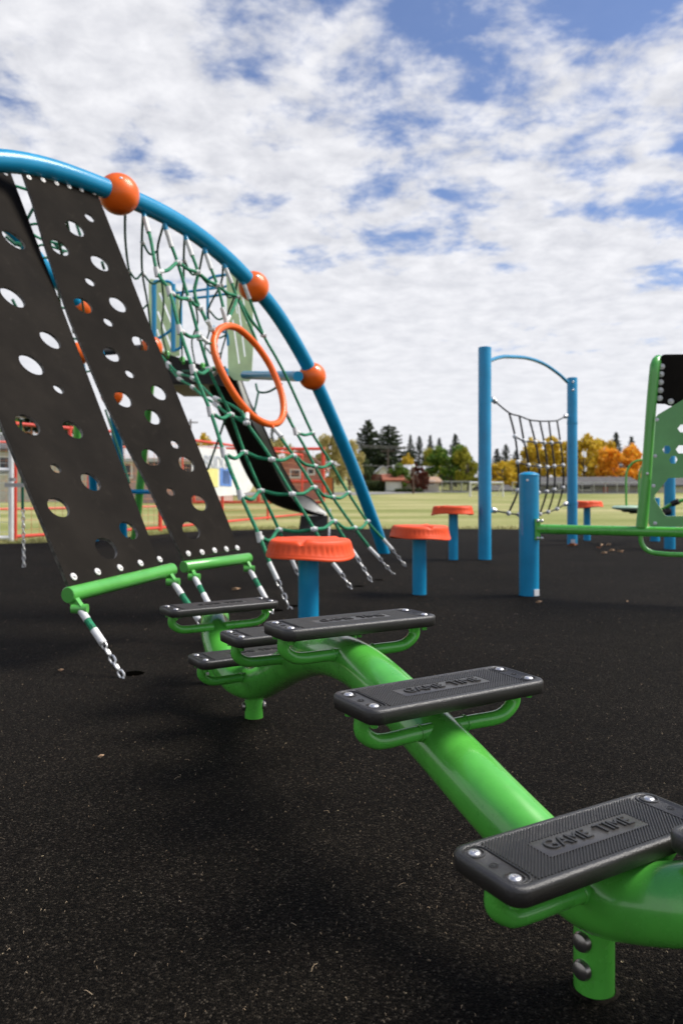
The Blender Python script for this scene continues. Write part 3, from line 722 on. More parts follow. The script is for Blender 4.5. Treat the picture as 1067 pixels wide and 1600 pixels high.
# ---- orange ring, in the plane of the net
pts = [(331, 514), (354, 503), (336, 560), (341, 576), (386, 661), (428, 668), (450, 652), (402, 537)]
ks = [3, 4, 3, 3, 13, 14, 15, 5]
Am = np.array([[1, x, y] for x, y in pts]); bm = np.array([1 / vd(k, y) for k, (x, y) in zip(ks, pts)])
co = np.linalg.lstsq(Am, bm, rcond=None)[0]
rp_ = [(355, 255), (328, 270), (312, 305), (314, 350), (332, 402), (362, 462), (402, 525), (452, 580), (505, 608), (545, 604), (563, 570), (560, 515), (540, 452), (508, 385), (462, 320), (412, 272), (383, 257)]
rp_ = [(200 + x / 2.3196, 400 + y / 2.3196) for x, y in rp_]
ring3 = [P(x, y, 1 / (co[0] + co[1] * x + co[2] * y)) for x, y in rp_]
cc = sum(ring3, Vector()) / len(ring3); print('ring radii', [round((p - cc).length, 3) for p in ring3], 'depth', cc.y)
mb = MB(); mb.tube(cr_spline(ring3, 8, closed=True), .0265, 20, closed=True); rg = ar.part(mb, 'orange_ring', orange, ang=80)
for (x, y), k in (((331, 514), 3), ((354, 503), 4), ((341, 576), 3), ((386, 655), 13), ((428, 669), 14), ((450, 650), 15)):
    p = nd_(k, x, y); q = min(cr_spline(ring3, 8, closed=True), key=lambda r_: (r_ - p).length); v = (p - q); v = v.normalized() if v.length > .01 else (q - cc).normalized()
    mb = MB(); mb.tube([q, q + v * .05], .013, 10); ar.part(mb, 'lug', orange, rg)
    mb = MB(); mb.tube([q + v * .05, q + v * .14], .017, 10); ar.part(mb, 'sleeve', whitep, rg)
# ---- back net: from the arch down to the edge of the tower deck
tops = [(196, 322), (224, 330), (257, 347), (289, 364), (319, 385), (349, 408), (372, 430)]
bots = [(228, 560), (243, 560), (262, 556), (285, 563), (305, 568), (322, 573), (342, 579)]
BN = []
for (a, b), (c_, d_) in zip(tops, bots):
    col = []
    for i in range(6):
        f = i / 5; dd = 1 / ((1 - f) / (AY(a) + .02) + f / 9.0); sg = math.sin(math.pi * f) * .5
        col.append(P(a + (c_ - a) * f - 12 * sg, b + (d_ - b) * f + 10 * sg, dd))
    BN.append(col)
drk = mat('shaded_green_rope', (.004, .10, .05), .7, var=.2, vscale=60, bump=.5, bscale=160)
for j, col in enumerate(BN):
    mb = MB(); pts = [v + Vector((random.gauss(0, .02), 0, random.gauss(0, .01))) if 0 < i < 5 else v for i, v in enumerate(col)]
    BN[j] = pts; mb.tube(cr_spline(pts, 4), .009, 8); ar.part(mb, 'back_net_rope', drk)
for i in range(1, 5):
    for j in range(6):
        if random.random() < .42: continue
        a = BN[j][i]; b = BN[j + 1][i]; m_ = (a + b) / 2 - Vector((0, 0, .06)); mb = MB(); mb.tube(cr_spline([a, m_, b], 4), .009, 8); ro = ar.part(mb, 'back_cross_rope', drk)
        mb = MB(); mb.tube([a + (m_ - a) * .0, a + (m_ - a) * .22], .018, 10); ar.part(mb, 'connector', whitep, ro)
# rope bundle along the lower edge of the tunnel
for off, bend in ((0, 0), (4, 14)):
    q = [(252, 555, 8.7), (262, 567 + off, 8.4), (279, 583 + off + bend * .3, 8.0), (300, 590 + bend, 7.6), (318, 606 + bend, 7.1), (335, 622 + bend * .6, 6.6), (360, 632 + off + bend, 6.3), (386, 650 + off, 6.1)]
    p3 = [P(*t) for t in q]; mb = MB(); mb.tube(cr_spline(p3, 5), .012, 10); ro = ar.part(mb, 'tunnel_rope', ropem)
    for i in (1, 2, 3, 5):
        v = (p3[i + 1] - p3[i]).normalized(); mb = MB(); mb.tube([p3[i], p3[i] + v * .12], .021, 10); ar.part(mb, 'sleeve', whitep, ro)
for q in ([(285, 580, 7.6), (318, 579, 7.2), (352, 574, 6.9)], [(400, 600, 7.6), (404, 612, 7.5), (420, 612, 7.4), (440, 600, 7.1)], [(404, 612, 7.5), (398, 640, 7.2), (392, 655, 7.0)], [(356, 640, 7), (347, 670, 7.2), (325, 733, 7.6)]):
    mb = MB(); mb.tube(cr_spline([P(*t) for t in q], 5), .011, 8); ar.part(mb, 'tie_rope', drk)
# ropes seen in the gap between the two ramps
for i, (x0, y0, x1, y1) in enumerate(((22, 290, 48, 298), (40, 352, 60, 350), (44, 362, 64, 373), (55, 385, 70, 383), (62, 404, 76, 403), (88, 478, 102, 482), (107, 527, 120, 530), (120, 583, 148, 580))):
    d = 5.4 + i * .4; mb = MB(); mb.tube(cr_spline([P(x0 - 30, y0 - 6, d), P(x0, y0, d), P(x1, y1, d), P(x1 + 35, y1 + 10, d)], 4), .0105, 8); ar.part(mb, 'back_cross_rope', ropem)
for q in ([(58, 318, 6), (50, 330, 6), (42, 345, 6)], [(165, 640, 8.4), (175, 670, 8.4), (190, 715, 8.3), (203, 755, 8.2)], [(20, 468, 6), (26, 480, 6), (28, 496, 6)], [(10, 370, 6), (24, 382, 6), (34, 384, 6)], [(120, 350, 6.2), (126, 368, 6.2)], [(85, 380, 6.2), (100, 395, 6.2)], [(160, 410, 6.2), (163, 420, 6.3)]):
    mb = MB(); mb.tube([P(*t) for t in q], .012, 8); ar.part(mb, 'tie_rope', drk)
for i, q in enumerate(((58, 300), (75, 310), (96, 322))):
    mb = MB(); e = P(q[0] + 40, q[1] + 210, 8.4); mb.tube(cr_spline([A(q[0], q[1] - 20), A(q[0], q[1] - 20).lerp(e, .5) + Vector((.03, 0, -.05)), e], 5), .0105, 8); ar.part(mb, 'back_net_rope', drk)
# ---- holed rubber ramps
def ramp(TLp, TRp, BRp, BLp, holes, bolts_top, bolts_bot, barpts, chains, lab, left=()):
    bl = P(*BLp); br = P(*BRp); tl = P(*TLp); tr = P(*TRp)
    n_ = (br - bl).cross(((tl + tr) / 2) - bl).normalized()
    if n_.y > 0: n_ = -n_
    O = bl; U = (br - bl).normalized(); Vv = n_.cross(U).normalized()
    if Vv.z < 0: Vv = -Vv
    f2 = lambda x, y: to2(rayplane(x, y, O, n_), O, U, Vv)
    outl = [f2(*p[:2]) for p in (BLp, BRp, TRp, TLp) + tuple(left)]
    hl = []
    for x, y, mp in holes:
        c_ = rayplane(x, y, O, n_); r_ = mp / 2.667 / 2 * c_.y / F * .97; u, v = to2(c_, O, U, Vv)
        hl.append([(u + 1.24 * r_ * math.cos(2 * math.pi * k / 32), v + r_ * math.sin(2 * math.pi * k / 32)) for k in range(32)])
    o = thick_sheet(ar, 'rubber_ramp', outl, hl, rubpanel, .014, O, U, Vv, holeedge); o['label'] = lab
    for x, y in bolts_top + bolts_bot: washer(ar, rayplane(x, y, O, n_) + n_ * .008, n_, o, .0165)
    (ax, ay), (bx, by), r_ = barpts
    a = rayplane(ax, ay, O, n_); b = rayplane(bx, by, O, n_)
    mb = MB(); v = (b - a).normalized(); mb.tube([a, a + v * .003, b - v * .003, b], [r_ * .93, r_, r_, r_ * .93], 28); ar.part(mb, 'ramp_bar', lgreen)
    for (s, m1, m2, e) in chains:
        e3 = G(*e); s3 = rayplane(s[0], s[1], O, n_); v = (e3 - s3); L = v.length; v.normalize()
        q = v.to_track_quat('Z', 'Y'); fr = [((p_[1] - s[1]) / (e[1] - s[1])) for p_ in (m1, m2)]
        def pos(f):  # perspective-correct
            iz = (1 - f) / s3.y + f / e3.y; d = 1 / iz; return d
        def pt(p_): f = (p_[1] - s[1]) / (e[1] - s[1]); d = pos(f); t_ = (d - s3.y) / (e3.y - s3.y); return s3.lerp(e3, t_)
        k1, k2 = pt(m1), pt(m2)
        mb = MB(); mb.box(s3, (.018, .04, .07), q); mb.lathe([(.018, -.03), (.018, .03)], 14, s3 + v * .03, Vector((1, 0, 0)).to_track_quat('Z', 'Y')); ar.part(mb, 'lug', lgreen)
        L2 = (k2 - s3).length; g1, g2 = s3 + v * (L2 * .42), s3 + v * (L2 * .66)
        mb = MB(); mb.tube([s3 + v * .03, g1], .0145, 12); mb.tube([g2, k2], .0145, 12); sl = ar.part(mb, 'sleeve', whitep)
        mb = MB(); mb.tube([g1, g2], .0135, 10); ar.part(mb, 'rope_end', ropem, sl)
        mb = MB(); mb.lathe([(.009, 0), (.007, .008)], 8, k2 - v * .01 + Vector((0, -.016, 0)), Quaternion((1, 0, 0), R(90))); chain_mesh(mb, k2 - v * .012, e3 + Vector((0, 0, -.02)), .040, .027, .0042); ar.part(mb, 'chain', chainm)
H1 = [(21, 375.6, 98), (19.5, 465.6, 105), (78, 532, 92), (48.7, 570.6, 108), (91, 609, 48), (42.4, 665, 108), (113, 672.5, 92), (86.5, 733, 48), (141, 754, 92), (90.5, 794, 98), (200, 830, 90), (165, 858, 106), (-40, 430, 100), (-60, 540, 60)]
H2 = [(140, 341, 42), (117, 357.6, 80), (92.6, 387.6, 80), (156, 412, 78), (140.6, 441, 42), (129.4, 478, 78), (184, 476.5, 76), (169, 504, 42), (219, 537, 74), (174, 554.5, 72), (202.5, 585, 40), (247.5, 614, 74), (192, 624.5, 78), (238, 652, 74), (273, 695, 40), (235, 715, 84), (291, 726, 76), (266, 769, 38), (310.5, 786, 76), (298, 829, 84)]
ramp((-166, 262, AY(-166)), (15, 268, AY(15)), (251, 891, 3.52), (107, 918, 2.945), H1, [(7, 273), (-20, 271), (-48, 270)], [(113, 903), (150.5, 895), (185.5, 889), (217.5, 881.5), (247.5, 875.5)],
     ((106, 930), (269, 890), .031), [((119, 942), (166, 1004), (166, 1006), (200, 1062)), ((266, 902), (312, 969), (312, 969), (340, 1012))], 'left and nearer holed black rubber ramp')
ramp((35, 272, AY(35)), (150, 300, AY(150)), (372, 858, 4.38), (287, 876, 3.98), H2, [(44.2, 279), (66.3, 283), (87.3, 288), (107, 293), (126.3, 298), (146, 303)], [(292.5, 866), (314, 864), (333.7, 861), (352, 859), (369, 857)],
     ((287, 886), (389, 872), .030), [((301, 896), (326, 941), (328, 946), (352, 992)), ((386, 882), (414, 934), (416, 936), (429, 960))], 'right and farther holed black rubber ramp',
     ((51, 318), (69, 381), (90, 445), (109, 500), (133, 557), (163, 627), (196, 694), (231, 759), (261, 822)))
# hanging chain at far left with its grey bracket and dark cap
e = G(38, 887); d = e.y; mb = MB(); mb.tube([P(33, 655, d), P(34, 700, d), P(36, 758, d), P(36, 795, d)], .013, 10); rr_ = ar.part(mb, 'hanging_rope', drk)
mb = MB(); chain_mesh(mb, P(36.5, 795, d), e, .046, .034, .006); ar.part(mb, 'chain', chainm)
mb = MB(); mb.box(P(25, 758, d - .05), (.17, .05, .035)); mb.lathe([(.03, 0), (.03, .03)], 16, P(20, 752, d - .05)); ar.part(mb, 'bracket', greym)
mb = MB(); mb.lathe([(.001, .03), (.05, .028), (.075, .012), (.082, 0), (.082, -.012), (.001, -.012)], 24, P(34, 650, d)); ar.part(mb, 'rope_cap', greym, rr_)
# near-black raised discs by the chain ends: shade of the anchor holes painted in
hm = mat('painted_hole_shade', (.0015, .0013, .001), 1.0, spec=0)
for (x, y), r_ in (((209, 1054), .05), ((345, 1008), .045), ((432, 955), .05), ((459, 948), .05), ((560, 917), .05), ((592, 907), .05)):
    p = G(x, y); mb = MB()
    mb.lathe([(r_ * .8, .0045), (r_ * .6, .0062), (r_ * .45, .0060), (r_ * .4, .0055), (.001, .0052)], 24, p); ar.part(mb, 'painted_hole_shade', hm, None)
# ============================================================ TOWER WITH SLIDE
tb = Vector(((300 - CX) / F * 9.6, 9.6, 0))
tw = Thing('play_tower', tb, 'play tower with pale green panels, blue railings and dark slide behind the net', 'tower')
# deck
q0 = P(248, 592, 9.2); q1 = P(352, 600, 9.2); zd = q1.z
mb = MB(); mb.box(((q0.x + q1.x) / 2, 9.95, zd + .10), ((q1.x - q0.x), 1.5, .14)); mb.box(((q0.x + q1.x) / 2, 9.19, zd + .02), ((q1.x - q0.x) * .98, .03, .05)); tw.part(mb, 'deck', darkdeck)
mb = MB(); mb.add([P(248, 550, 9.15), P(262, 553, 9.15), P(352, 582, 9.15), P(362, 606, 9.15), P(330, 600, 9.15), P(262, 597, 9.15), P(246, 598, 9.15)], [(0, 1, 2, 3, 4, 5, 6)])
mb.add([v + Vector((0, .02, 0)) for v in [P(248, 550, 9.15), P(262, 553, 9.15), P(352, 582, 9.15), P(362, 606, 9.15), P(330, 600, 9.15), P(262, 597, 9.15), P(246, 598, 9.15)]], [(6, 5, 4, 3, 2, 1, 0)]); tw.part(mb, 'deck_skirt', darkdeck, smooth=False)
for x, y in ((261, 552), (285, 561), (317, 571), (335, 577)):
    mb = MB(); mb.sphere(P(x, y, 9.08), .035, 14, 8); mb.tube([P(x, y, 9.1), P(x + 2, y + 6, 9.0)], .02, 10); tw.part(mb, 'rope_clip', lgreen)
mb = MB(); mb.tube([P(255, 602, 9.2), P(338, 598, 9.2)], .012, 8); tw.part(mb, 'edge_trim', mat('tan_trim', (.3, .28, .2), .6))
def slotted(pts, slots, d, dthick=.02):
    O = P(*pts[0], d); U = Vector((1, 0, 0)); Vz = Vector((0, 0, 1)); f2 = lambda x, y: (P(x, y, d).x - O.x, P(x, y, d).z - O.z)
    hs = []
    for (x0, y0, x1, y1, w) in slots:
        a = Vector((x0, y0)); b = Vector((x1, y1)); t = (b - a).normalized(); n_ = Vector((-t.y, t.x)) * w
        hs.append([f2(*(a + n_)), f2(*(b + n_)), f2(*(b + t * w)), f2(*(b - n_)), f2(*(a - n_)), f2(*(a - t * w))])
    return thick_sheet(tw, 'slotted_panel', [f2(*p) for p in pts], hs, palegreen, dthick, O, U, Vz)
slotted([(234, 560), (233, 440), (236, 436), (262, 440), (280, 455), (281, 556)], [(250, 458, 272, 514, 1.6), (247, 487, 268, 543, 1.6), (246, 515, 256, 548, 1.4), (262, 455, 276, 488, 1.4)], 10.2)
slotted([(357, 585), (354, 430), (358, 424), (366, 432), (378, 444), (395, 470), (396, 540), (393, 592), (388, 596), (366, 594)], [(364, 500, 374, 568, 1.1), (372, 470, 383, 557, 1.1), (366, 460, 371, 490, .9), (378, 452, 386, 505, .9)], 9.5)
def rail(pts, d, r_=.018, m=blue):
    mb = MB(); mb.tube(cr_spline([P(x, y, d) for x, y in pts], 5), r_, 12); tw.part(mb, 'railing', m)
rail([(240, 540), (240, 480), (240, 443), (256, 440), (266, 441), (272, 450), (272, 480), (272, 505), (270, 512), (262, 520), (246, 530)], 9.7)
rail([(271, 548), (282, 543), (283, 530), (283, 458)], 9.7)
rail([(271, 444), (271, 550)], 9.7, .03); rail([(241, 443), (241, 552)], 9.7, .03)
rail([(275, 458), (300, 455), (330, 451), (356, 447)], 9.9, .017); rail([(300, 466), (330, 463), (356, 459)], 9.9, .017)
rail([(356, 429), (336, 432), (327, 436), (325, 446), (325, 500), (328, 508), (336, 512)], 9.5)
rail([(346, 517), (355, 522), (357, 540)], 9.5)
mb = MB(); mb.tube([P(352, 576, 9.4), P(352, 598, 9.4)], .04, 12); tw.part(mb, 'collar', blue)
# legs
for (x0, y0, x1, y1) in ((231, 640, 211, 843), (122, 640, 118, 838)):
    mb = MB(); d1 = 828 / (y1 - HZ); mb.tube([P(x0 + (x0 - x1) * .25, y0 - (y1 - y0) * .25, d1 - .8), P(x0, y0, d1 - .6), P(x1, y1, d1)], .056, 20); tw.part(mb, 'leg', lgreen)
mb = MB(); mb.tube([P(188, 762, 10.2), P(205, 768, 10.2), P(241, 769, 10.2)], .03, 12); tw.part(mb, 'low_rail', blue)
mb = MB(); mb.tube([P(330, 600, 9.6), Vector((P(352, 600, 10.6).x, 10.6, 0))], .05, 12); 
# slide: left lower edge and right lip, traced at their own distances
DS = [9.5, 9.9, 10.3, 10.8, 11.3, 11.9, 12.4, 12.8]
Lf = [(x, y, d_) for (x, y), d_ in zip(((316, 580), (334, 626), (351, 664), (368, 703), (385, 741), (402, 766), (428, 786), (464, 797)), DS)]
Rt = [(x, y, d_) for (x, y), d_ in zip(((366, 580), (382, 628), (396, 661), (413, 692), (428, 727), (448, 764), (471, 790), (508, 803)), DS)]
Lp = cr_spline([P(*t) for t in Lf], 5); Rp = cr_spline([P(*t) for t in Rt], 5)
mb = MB(); n_ = len(Lp); prof = [(-.0, .0), (.04, -.03), (.15, -.045), (.5, -.05), (.85, -.045), (.96, -.03), (1.0, 0)]
vs = []; 
for l, r_ in zip(Lp, Rp):
    for u, z in prof: p = l.lerp(r_, u); vs.append(p + Vector((0, -z * .35, z)))
m_ = len(prof)
mb.add(vs, [(i * m_ + k, i * m_ + k + 1, (i + 1) * m_ + k + 1, (i + 1) * m_ + k) for i in range(n_ - 1) for k in range(m_ - 1)])
sl = tw.part(mb, 'slide_chute', darkdeck)
mb = MB(); vs = []
for l, r_ in zip(Lp, Rp):
    for u, z in ((.005, .0), (.05, -.02), (.15, -.035), (.5, -.04), (.85, -.035), (.95, -.02), (.995, 0)): p = l.lerp(r_, u); vs.append(p + Vector((0, -z * .35, z + .006)))
mb.add(vs, [(i * m_ + k + 1, i * m_ + k, (i + 1) * m_ + k, (i + 1) * m_ + k + 1) for i in range(n_ - 1) for k in range(m_ - 1)]); tw.part(mb, 'slide_bed', slidein, sl)
rim = [(x, y, d_ + .12) for (x, y), d_ in zip(((374, 586), (391, 630), (412, 668), (431, 710), (448, 741), (464, 767), (487, 780), (509, 801)), DS)]
Rm = cr_spline([P(*t) for t in rim], 5)
mb = MB(); vs = []
for a, b in zip(Rp, Rm): vs += [a + Vector((0, 0, -.02)), b]
mb.add(vs, [(2 * i, 2 * i + 1, 2 * i + 3, 2 * i + 2) for i in range(n_ - 1)])
mb.add([Vector(v) + Vector((.012, .012, 0)) for v in vs], [(2 * i + 2, 2 * i + 3, 2 * i + 1, 2 * i) for i in range(n_ - 1)]); tw.part(mb, 'slide_wall', slidein, sl)
mb = MB(); mb.tube(Rm, .012, 10); tw.part(mb, 'slide_rim', darkdeck, sl)
mb = MB(); a = P(470, 806, 12.85); b = P(512, 806, 12.95); fl = G(466, 829.5); fr = G(512, 829.5)
mb.add([a, b, Vector((fr.x, 13.0, 0)), Vector((fl.x, 13.0, 0)), a + Vector((0, .3, 0)), b + Vector((0, .3, 0)), Vector((fr.x, 13.3, 0)), Vector((fl.x, 13.3, 0))], [(3, 2, 1, 0), (4, 5, 6, 7), (0, 1, 5, 4), (2, 3, 7, 6), (0, 4, 7, 3), (1, 2, 6, 5)]); tw.part(mb, 'slide_foot', mat('dark_grey_foot', (.10, .10, .10), .5), sl, smooth=False)
mb = MB(); chain_mesh(mb, P(516, 795, 12.6), P(514, 838, 11.3), .05, .036, .006); ar_c = tw.part(mb, 'chain', chainm)
# ============================================================ FENCES
def fence(name, A0, B0, h, nposts, pm, wm, label, midz=None, pitch=.13, bottom=.05, r_=.028, wr=.0035):
    a = Vector(A0); b = Vector(B0); th = Thing(name, a, label, 'fence'); L = (b - a).length; t = (b - a).normalized()
    for i in range(nposts):
        p = a.lerp(b, i / (nposts - 1)); mb = MB(); mb.tube([p, p + Vector((0, 0, h))], r_, 10); th.part(mb, 'post', pm)
    for z in [bottom, h - r_] + ([midz] if midz else []):
        mb = MB(); mb.tube([a + Vector((0, 0, z)), b + Vector((0, 0, z))], r_ * .85, 8); th.part(mb, 'rail', pm)
    mb = MB(); n_ = int(L / pitch)
    for i in range(1, n_): p = a + t * (L * i / n_); mb.tube([p + Vector((0, 0, bottom)), p + Vector((0, 0, h))], wr, 4, caps=False)
    k = int(h / pitch)
    for i in range(1, k): mb.tube([a + Vector((0, 0, i * h / k)), b + Vector((0, 0, i * h / k))], wr, 4, caps=False)
    th.part(mb, 'wire_mesh', wm); return th
wirered = mat('orange_wire', (.62, .26, .12), .5)
wirewh = mat('pale_wire', (.7, .7, .68), .5)
fa, fb, fc = G(24, 844), G(250, 829.5), G(472, 806.5)
fence('red_fence', fa, fb, 1.62, 4, redp, wirered, 'red framed wire fence behind the rubber ramps, left stretch')
fence('red_fence', fb + (fc - fb) * .004, fc, 1.62, 4, redp, wirered, 'red framed wire fence running back behind the slide')
fence('red_fence', (-7.5, 39, 0), (-.93, 39, 0), 2.85, 3, redp, wirered, 'tall red cage fence far away beside the red house', midz=1.1, r_=.09, pitch=.5, wr=.008)
fence('red_fence', (-.6 - 14, 22, 0), (-6.2, 30, 0), 2.3, 4, redp, wirered, 'distant red fence beyond the white banner', r_=.04, pitch=.3)
g0, g1 = G(-150, 850), G(18, 846)
fence('white_gate', g0, g1, 1.95, 2, whitepaint, wirewh, 'white metal gate with pale mesh at the left edge', midz=.95, r_=.035)
# banner on the fence
bn = Thing('banner', fb.lerp(fc, .3), 'white banner with yellow and blue blocks and faded grey lettering, hung on the red fence', 'banner')
O = fb + Vector((0, -.0, 0)); U = (fc - fb).normalized(); V3 = Vector((0, 0, 1)); n3 = U.cross(V3).normalized()
if n3.y > 0: n3 = -n3
O = O + n3 * .05
f2 = lambda x, y: to2(rayplane(x, y, O, n3), O, U, V3)
bp = thick_sheet(bn, 'cloth', [f2(*q) for q in ((300, 698), (330, 700), (367, 703), (385, 712), (392, 730), (398, 755), (390, 768), (372, 773), (345, 775), (320, 772), (300, 770))], [], whitepaint, .01, O, U, V3)
def patch(x0, y0, x1, y1, m, nm='print'):
    o_ = O + n3 * .012; ff = lambda x, y: to2(rayplane(x, y, o_, n3), o_, U, V3); thick_sheet(bn, nm, [ff(*q) for q in ((x0, y0), (x1, y0 + 1), (x1, y1 + 1), (x0, y1))], [], m, .004, o_, U, V3, None, bp)
patch(322, 731, 341, 760, mat('yellow_print', (.75, .68, .25), .7)); patch(344, 731, 362, 759, mat('blue_print', (.12, .25, .62), .7))
o_ = O + n3 * .02
patch(348, 735, 359, 756, mat('pale_blue_print', (.45, .5, .62), .7))
me = text_mesh('BRIDGE', .36, .002, mat('grey_print', (.45, .48, .55), .7)); tt = link('lettering', me, bp)
tc_ = rayplane(341, 724, O + n3 * .015, n3); tt.matrix_local = Matrix.Translation(tc_ - bn.b) @ Matrix(((U.x, V3.x, n3.x), (U.y, V3.y, n3.y), (U.z, V3.z, n3.z))).to_4x4()
# goal
gl = Thing('soccer_goal', P(760, 777, 69), 'white soccer goal standing on the far side of the field', 'goal')
d = 69.0; zb = terr(69)
mb = MB(); xa, xb = (734 - CX) / F * d, (785.5 - CX) / F * d; zt = 1.32
mb.tube([(xa, d, zb), (xa, d, zt), (xb, d, zt), (xb, d, zb)], .085, 8); gl.part(mb, 'frame', whitepaint)
mb = MB(); mb.tube([(xa, d, zt), (xa + .3, d + 1.2, zb)], .04, 6); mb.tube([(xb, d, zt), (xb - .3, d + 1.2, zb)], .04, 6); gl.part(mb, 'net_stay', whitepaint)
mb = MB()
for i in range(11): x = xa + (xb - xa) * i / 10; mb.tube([(x, d + .02, zt), (x, d + 1.2, zb)], .008, 3, caps=False)
for i in range(5): f = i / 5 + .1; mb.tube([(xa, d + 1.2 * f, zt + (zb - zt) * f), (xb, d + 1.2 * f, zt + (zb - zt) * f)], .008, 3, caps=False)
gl.part(mb, 'net', wirewh)
# ============================================================ TREES
def leafmat(name, c0, c1, c2):
    m = bpy.data.materials.new(name); m.use_nodes = True; t = m.node_tree; b = t.nodes['Principled BSDF']
    g = N(t, 'ShaderNodeNewGeometry'); tcn = N(t, 'ShaderNodeTexCoord')
    n1 = noise(t, tcn.outputs['Object'], .55, 3, .6)
    s = M(t, 'ADD', M(t, 'MULTIPLY', g.outputs['Random Per Island'], .45), M(t, 'MULTIPLY', n1, .75))
    r = N(t, 'ShaderNodeValToRGB'); lk(t, s, r.inputs[0]); e = r.color_ramp.elements
    e[0].position = .3; e[0].color = (*c0, 1); e[1].position = .85; e[1].color = (*c2, 1); x = e.new(.58); x.color = (*c1, 1)
    lk(t, r.outputs[0], b.inputs['Base Color']); b.inputs['Roughness'].default_value = .65; b.inputs['Specular IOR Level'].default_value = .25
    b.inputs['Transmission Weight'].default_value = 0
    ms = N(t, 'ShaderNodeMixShader'); tr = N(t, 'ShaderNodeBsdfTranslucent'); lk(t, r.outputs[0], tr.inputs[0]); ms.inputs[0].default_value = .35
    o_ = [n_ for n_ in t.nodes if n_.type == 'OUTPUT_MATERIAL'][0]
    lk(t, b.outputs[0], ms.inputs[1]); lk(t, tr.outputs[0], ms.inputs[2]); lk(t, ms.outputs[0], o_.inputs[0]); return m
LM = {'conifer': leafmat('conifer_needles', (.010, .020, .010), (.022, .040, .018), (.05, .065, .028)),
      'pine': leafmat('pine_needles', (.014, .024, .012), (.035, .055, .022), (.07, .085, .035)),
      'yellow': leafmat('yellow_leaves', (.26, .18, .015), (.68, .47, .035), (.90, .70, .10)),
      'orange': leafmat('orange_leaves', (.40, .13, .012), (.92, .42, .025), (.98, .62, .08)),
      'green': leafmat('green_leaves', (.025, .065, .012), (.10, .20, .025), (.28, .34, .045)),
      'lime': leafmat('yellow_green_leaves', (.13, .17, .02), (.30, .30, .03), (.52, .44, .06)),
      'red': leafmat('dark_red_leaves', (.05, .015, .012), (.12, .03, .02), (.2, .06, .03)),
      'pale': leafmat('pale_yellow_leaves', (.28, .24, .08), (.5, .42, .15), (.68, .58, .28)),
      'bush': leafmat('bush_leaves', (.03, .05, .02), (.07, .10, .035), (.13, .15, .06))}
bark = mat('bark', (.09, .07, .055), .9, var=.2, vscale=4)
def card(mb, c, s, rn):
    a = Vector((rn.gauss(0, 1), rn.gauss(0, 1), rn.gauss(0, 1))).normalized(); b = a.orthogonal().normalized(); c2 = a.cross(b)
    b *= s; c2 *= s * rn.uniform(.5, .9); mb.add([c - b, c + c2, c + b, c - c2], [(0, 1, 2, 3)])
def decid_mesh(seed, nl=4600, leaf_s=.042):
    rn = random.Random(seed); cr_ = MB(); tk = MB()
    clumps = []
    for i in range(34):
        z = rn.uniform(.22, .95); rad = .46 * math.sqrt(max(.05, 1 - ((z - .56) / .46) ** 2)); a = rn.random() * 6.28; q = math.sqrt(rn.uniform(.15, 1)) * rad
        clumps.append((Vector((q * math.cos(a), q * math.sin(a), z)), rn.uniform(.07, .15)))
    for i in range(nl):
        c_, r_ = rn.choice(clumps); v = Vector((rn.gauss(0, 1), rn.gauss(0, 1), rn.gauss(0, .8))); v = v.normalized() * r_ * rn.uniform(.45, 1.12)
        card(cr_, c_ + v, leaf_s * rn.uniform(.4, 1.1), rn)
    tk.tube([(0, 0, -.03), (.005, 0, .2), (-.01, .01, .45), (0, 0, .75)], [.035, .026, .017, .005], 8)
    for c_, r_ in clumps[::3]: tk.tube([(0, 0, max(.15, c_.z * .5)), c_ * .55 + Vector((0, 0, c_.z * .25)), c_], [.012, .007, .002], 5)
    return cr_, tk
def conif_mesh(seed, wide=.2, ragged=.3, nl=2600, start=.08, power=.85):
    rn = random.Random(seed); cr_ = MB(); tk = MB(); tk.tube([(0, 0, -.02), (0, 0, .5), (0, 0, .99)], [.02, .012, .002], 6)
    nb_ = 95
    for i in range(nb_):
        z = start + (1 - start) * (i / nb_) ** .9; L = wide * (1 - (z - start) / (1 - start)) ** power * rn.uniform(1 - ragged, 1 + ragged * .5) + .012; a = i * 2.4 + rn.gauss(0, .3)
        for k in range(int(nl / nb_)):
            t_ = rn.random() ** .7; w = .16 * L + .003
            c_ = Vector((L * t_ * math.cos(a), L * t_ * math.sin(a), z - .25 * L * t_ + .25 * L * t_ * t_)) + Vector((rn.gauss(0, w * .5), rn.gauss(0, w * .5), rn.gauss(0, .007)))
            card(cr_, c_, min(.024, .07 * L + .006) * rn.uniform(.6, 1.2), rn)
    return cr_, tk
def mesh_of(mb, name, m, smooth=False):
    me = bpy.data.meshes.new(name); me.from_pydata(mb.v, [], mb.f); me.update(); me.materials.append(m)
    if smooth: me.shade_smooth()
    return me
DEC = [tuple(mesh_of(x, nm, bark) for x, nm in zip(decid_mesh(s), ('crown', 'trunk'))) for s in (1, 2, 3)]
CON = [tuple(mesh_of(x, nm, bark) for x, nm in zip(conif_mesh(s, *p_), ('crown', 'trunk'))) for s, p_ in ((4, (.17, .35, 3000, .08, 1.15)), (5, (.24, .4, 3400, .06, 1.05)), (6, (.36, .35, 7000, .05, .55)))]
def w_small(k): return k == 'conifer'
